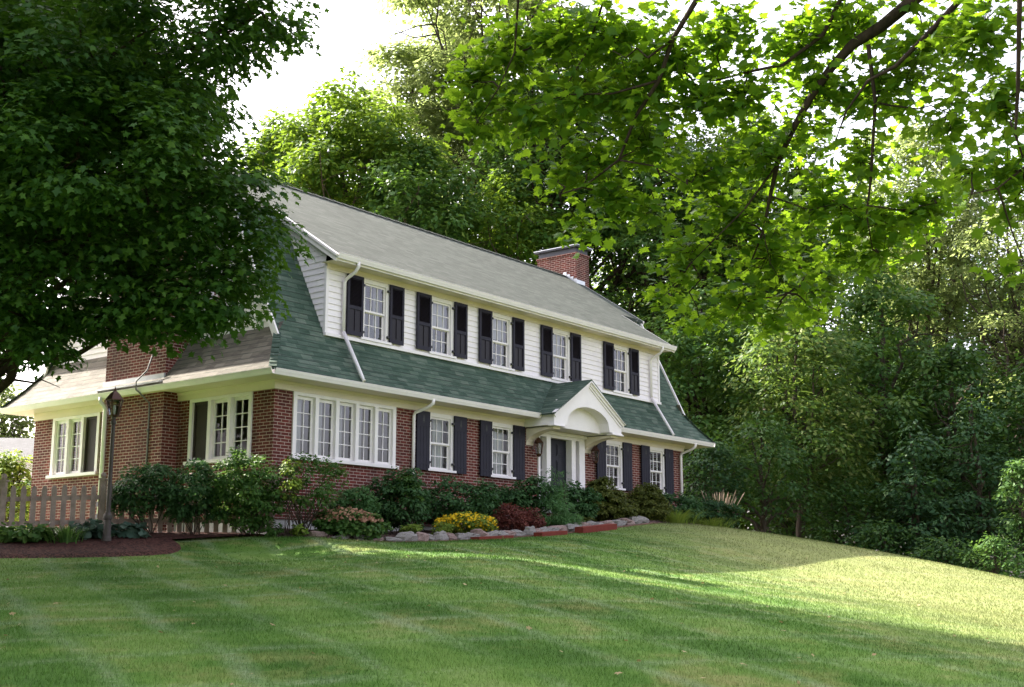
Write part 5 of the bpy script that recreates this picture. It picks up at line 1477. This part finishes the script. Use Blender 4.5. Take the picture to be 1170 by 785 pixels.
bg('small_tree', 'dark undergrowth bush in the gap at the middle of the crest', 965, 540, 60, 43, L_DEEP, 120, dens=.8, cr=.7, per=55, size=.18, bottom=640, group=GB, trunk_r=.08)
bg('small_tree', 'deep shaded bush behind the trunk in the wood', 905, 520, 70, 50, L_DEEP, 121, dens=.7, cr=.8, per=55, size=.2, bottom=630, group=GB, trunk_r=.08)
bg('small_tree', 'deep shaded bush right of the low broad tree', 1010, 600, 50, 40, L_DEEP, 122, dens=1.0, cr=.5, per=50, size=.16, bottom=665, group=GB, trunk_r=.06)
bg('small_tree', 'bright young green shrub at the right edge of the view', 1165, 520, 28, 39, L_SHRUB, 123, dens=1.6, cr=.4, per=40, size=.15, bottom=640, group=GB, trunk_r=.05)
bg('small_tree', 'low lime tipped shrub at the lawn edge far right', 1135, 610, 34, 37, L_SHRUB, 124, dens=2.0, cr=.35, per=36, size=.13, bottom=680, group=GB, trunk_r=.05)
bg('small_tree', 'low dark shrub between the hemlocks and the lawn', 1075, 615, 48, 38.5, L_DEEP, 125, dens=1.6, cr=.4, per=40, size=.14, bottom=675, group=GB, trunk_r=.05)
# second, farther row closing the wood
far = [(700, 250, 150, 78), (830, 230, 150, 82), (960, 220, 150, 84), (1090, 260, 150, 86), (1220, 240, 140, 80), (760, 400, 120, 66), (900, 400, 120, 68), (1040, 400, 120, 70), (1160, 430, 110, 66), (520, 200, 120, 76)]
flab = ['farthest row, behind the chimney', 'farthest row, above the right end of the roof', 'farthest row, behind the grey green tree', 'farthest row, behind the pale tall tree', 'farthest row, beyond the right edge',
        'second row, behind the roof end', 'second row, behind the low broad tree', 'second row, behind the blue green tree', 'second row, behind the right hemlock', 'farthest row, behind the middle of the ridge']
for i, (px, top, rx, d) in enumerate(far):
    bg('woodland_tree', 'dark woodland tree in the ' + flab[i], px, top, rx, d, L_DEEP if i % 2 else L_MID, 200 + i, dens=.28, cr=1.6, per=80, size=.42, bottom=640, limbs=8, group='far woodland trees')
# left distance
bg('broadleaf_tree', 'distant light green tree beyond the neighbouring grey roof', 8, 440, 36, 75, L_PALE, 301, dens=.6, cr=1.0, per=60, size=.3, bottom=520, group='trees at the left edge')
bg('broadleaf_tree', 'distant taller green tree at the far left edge', -30, 430, 30, 78, L_MID, 304, dens=.6, cr=1.0, per=60, size=.3, bottom=540, group='trees at the left edge')
bg('small_tree', 'bright lime bush behind the left end of the fence', 10, 515, 34, 32, L_LIME, 302, dens=2.0, cr=.45, per=50, size=.14, bottom=600, group='trees at the left edge', trunk_r=.06)
bg('small_tree', 'green bush beside the back corner of the house', 32, 550, 20, 33.5, L_SHRUB, 303, dens=2.2, cr=.4, per=44, size=.13, bottom=610, group='trees at the left edge', trunk_r=.05)

# neighbouring house, far left
nb = at(-30, 560, 62); nbz = gz(nb[0], nb[1])
nh = empty('neighbour_house', (nb[0], nb[1], nbz), 0.15); tag(nh, 'distant low house with a plain grey roof beyond the lime bushes', 'house')
ze = at(20, 524, 62)[2] - nbz; zt_ = at(20, 499, 66)[2] - nbz
m = MB(); m.box(-9, 3.2, 0, 8, -1, ze); m.build('wall', SIDE, nh)
m = MB(); m.face([(-9.4, -.4, ze), (3.6, -.4, ze), (3.0, 4, zt_), (-9, 4, zt_)]); m.face([(-9, 4, zt_), (3.0, 4, zt_), (3.6, 8.4, ze), (-9.4, 8.4, ze)]); m.face([(3.6, -.4, ze), (3.6, 8.4, ze), (3.0, 4, zt_)])
m.build('roof', NROOF, nh)
m = MB(); m.box(-3.2, -2.0, -.03, .02, ze - 1.6, ze - .4); m.box(.4, 1.6, -.03, .02, ze - 1.6, ze - .4); m.build('window', SHUTD, nh)

# ------------------------------------------------------------------ leaf litter on the turf
def litter():
    rng = np.random.default_rng(91); n = 150
    y = rng.uniform(8, 27, n); x = rng.uniform(-.42, .42, n) * y
    k = ~in_poly(x, y, MULCH_BED) & ~in_poly(x, y, FBED); x, y = x[k], y[k]; n = len(x)
    P_ = np.c_[x, y, ground(x, y) + .035]
    me = leaf_mesh('fallen_leaves', P_, rng.normal(size=(n, 3)) * .35 + np.array([0, 0, 1.0]), rng.normal(size=(n, 3)), rng.uniform(.03, .07, n), T_MID)
    tag(link_mesh('fallen_leaves', me, m_leaf('dry_leaf', [(0.1, (0.20, 0.13, 0.06)), (0.9, (0.36, 0.30, 0.15))], 0.2, (0.4, 0.3, 0.1))), 'a few dry leaves scattered over the mown lawn', 'leaf litter', kind='stuff')
litter()
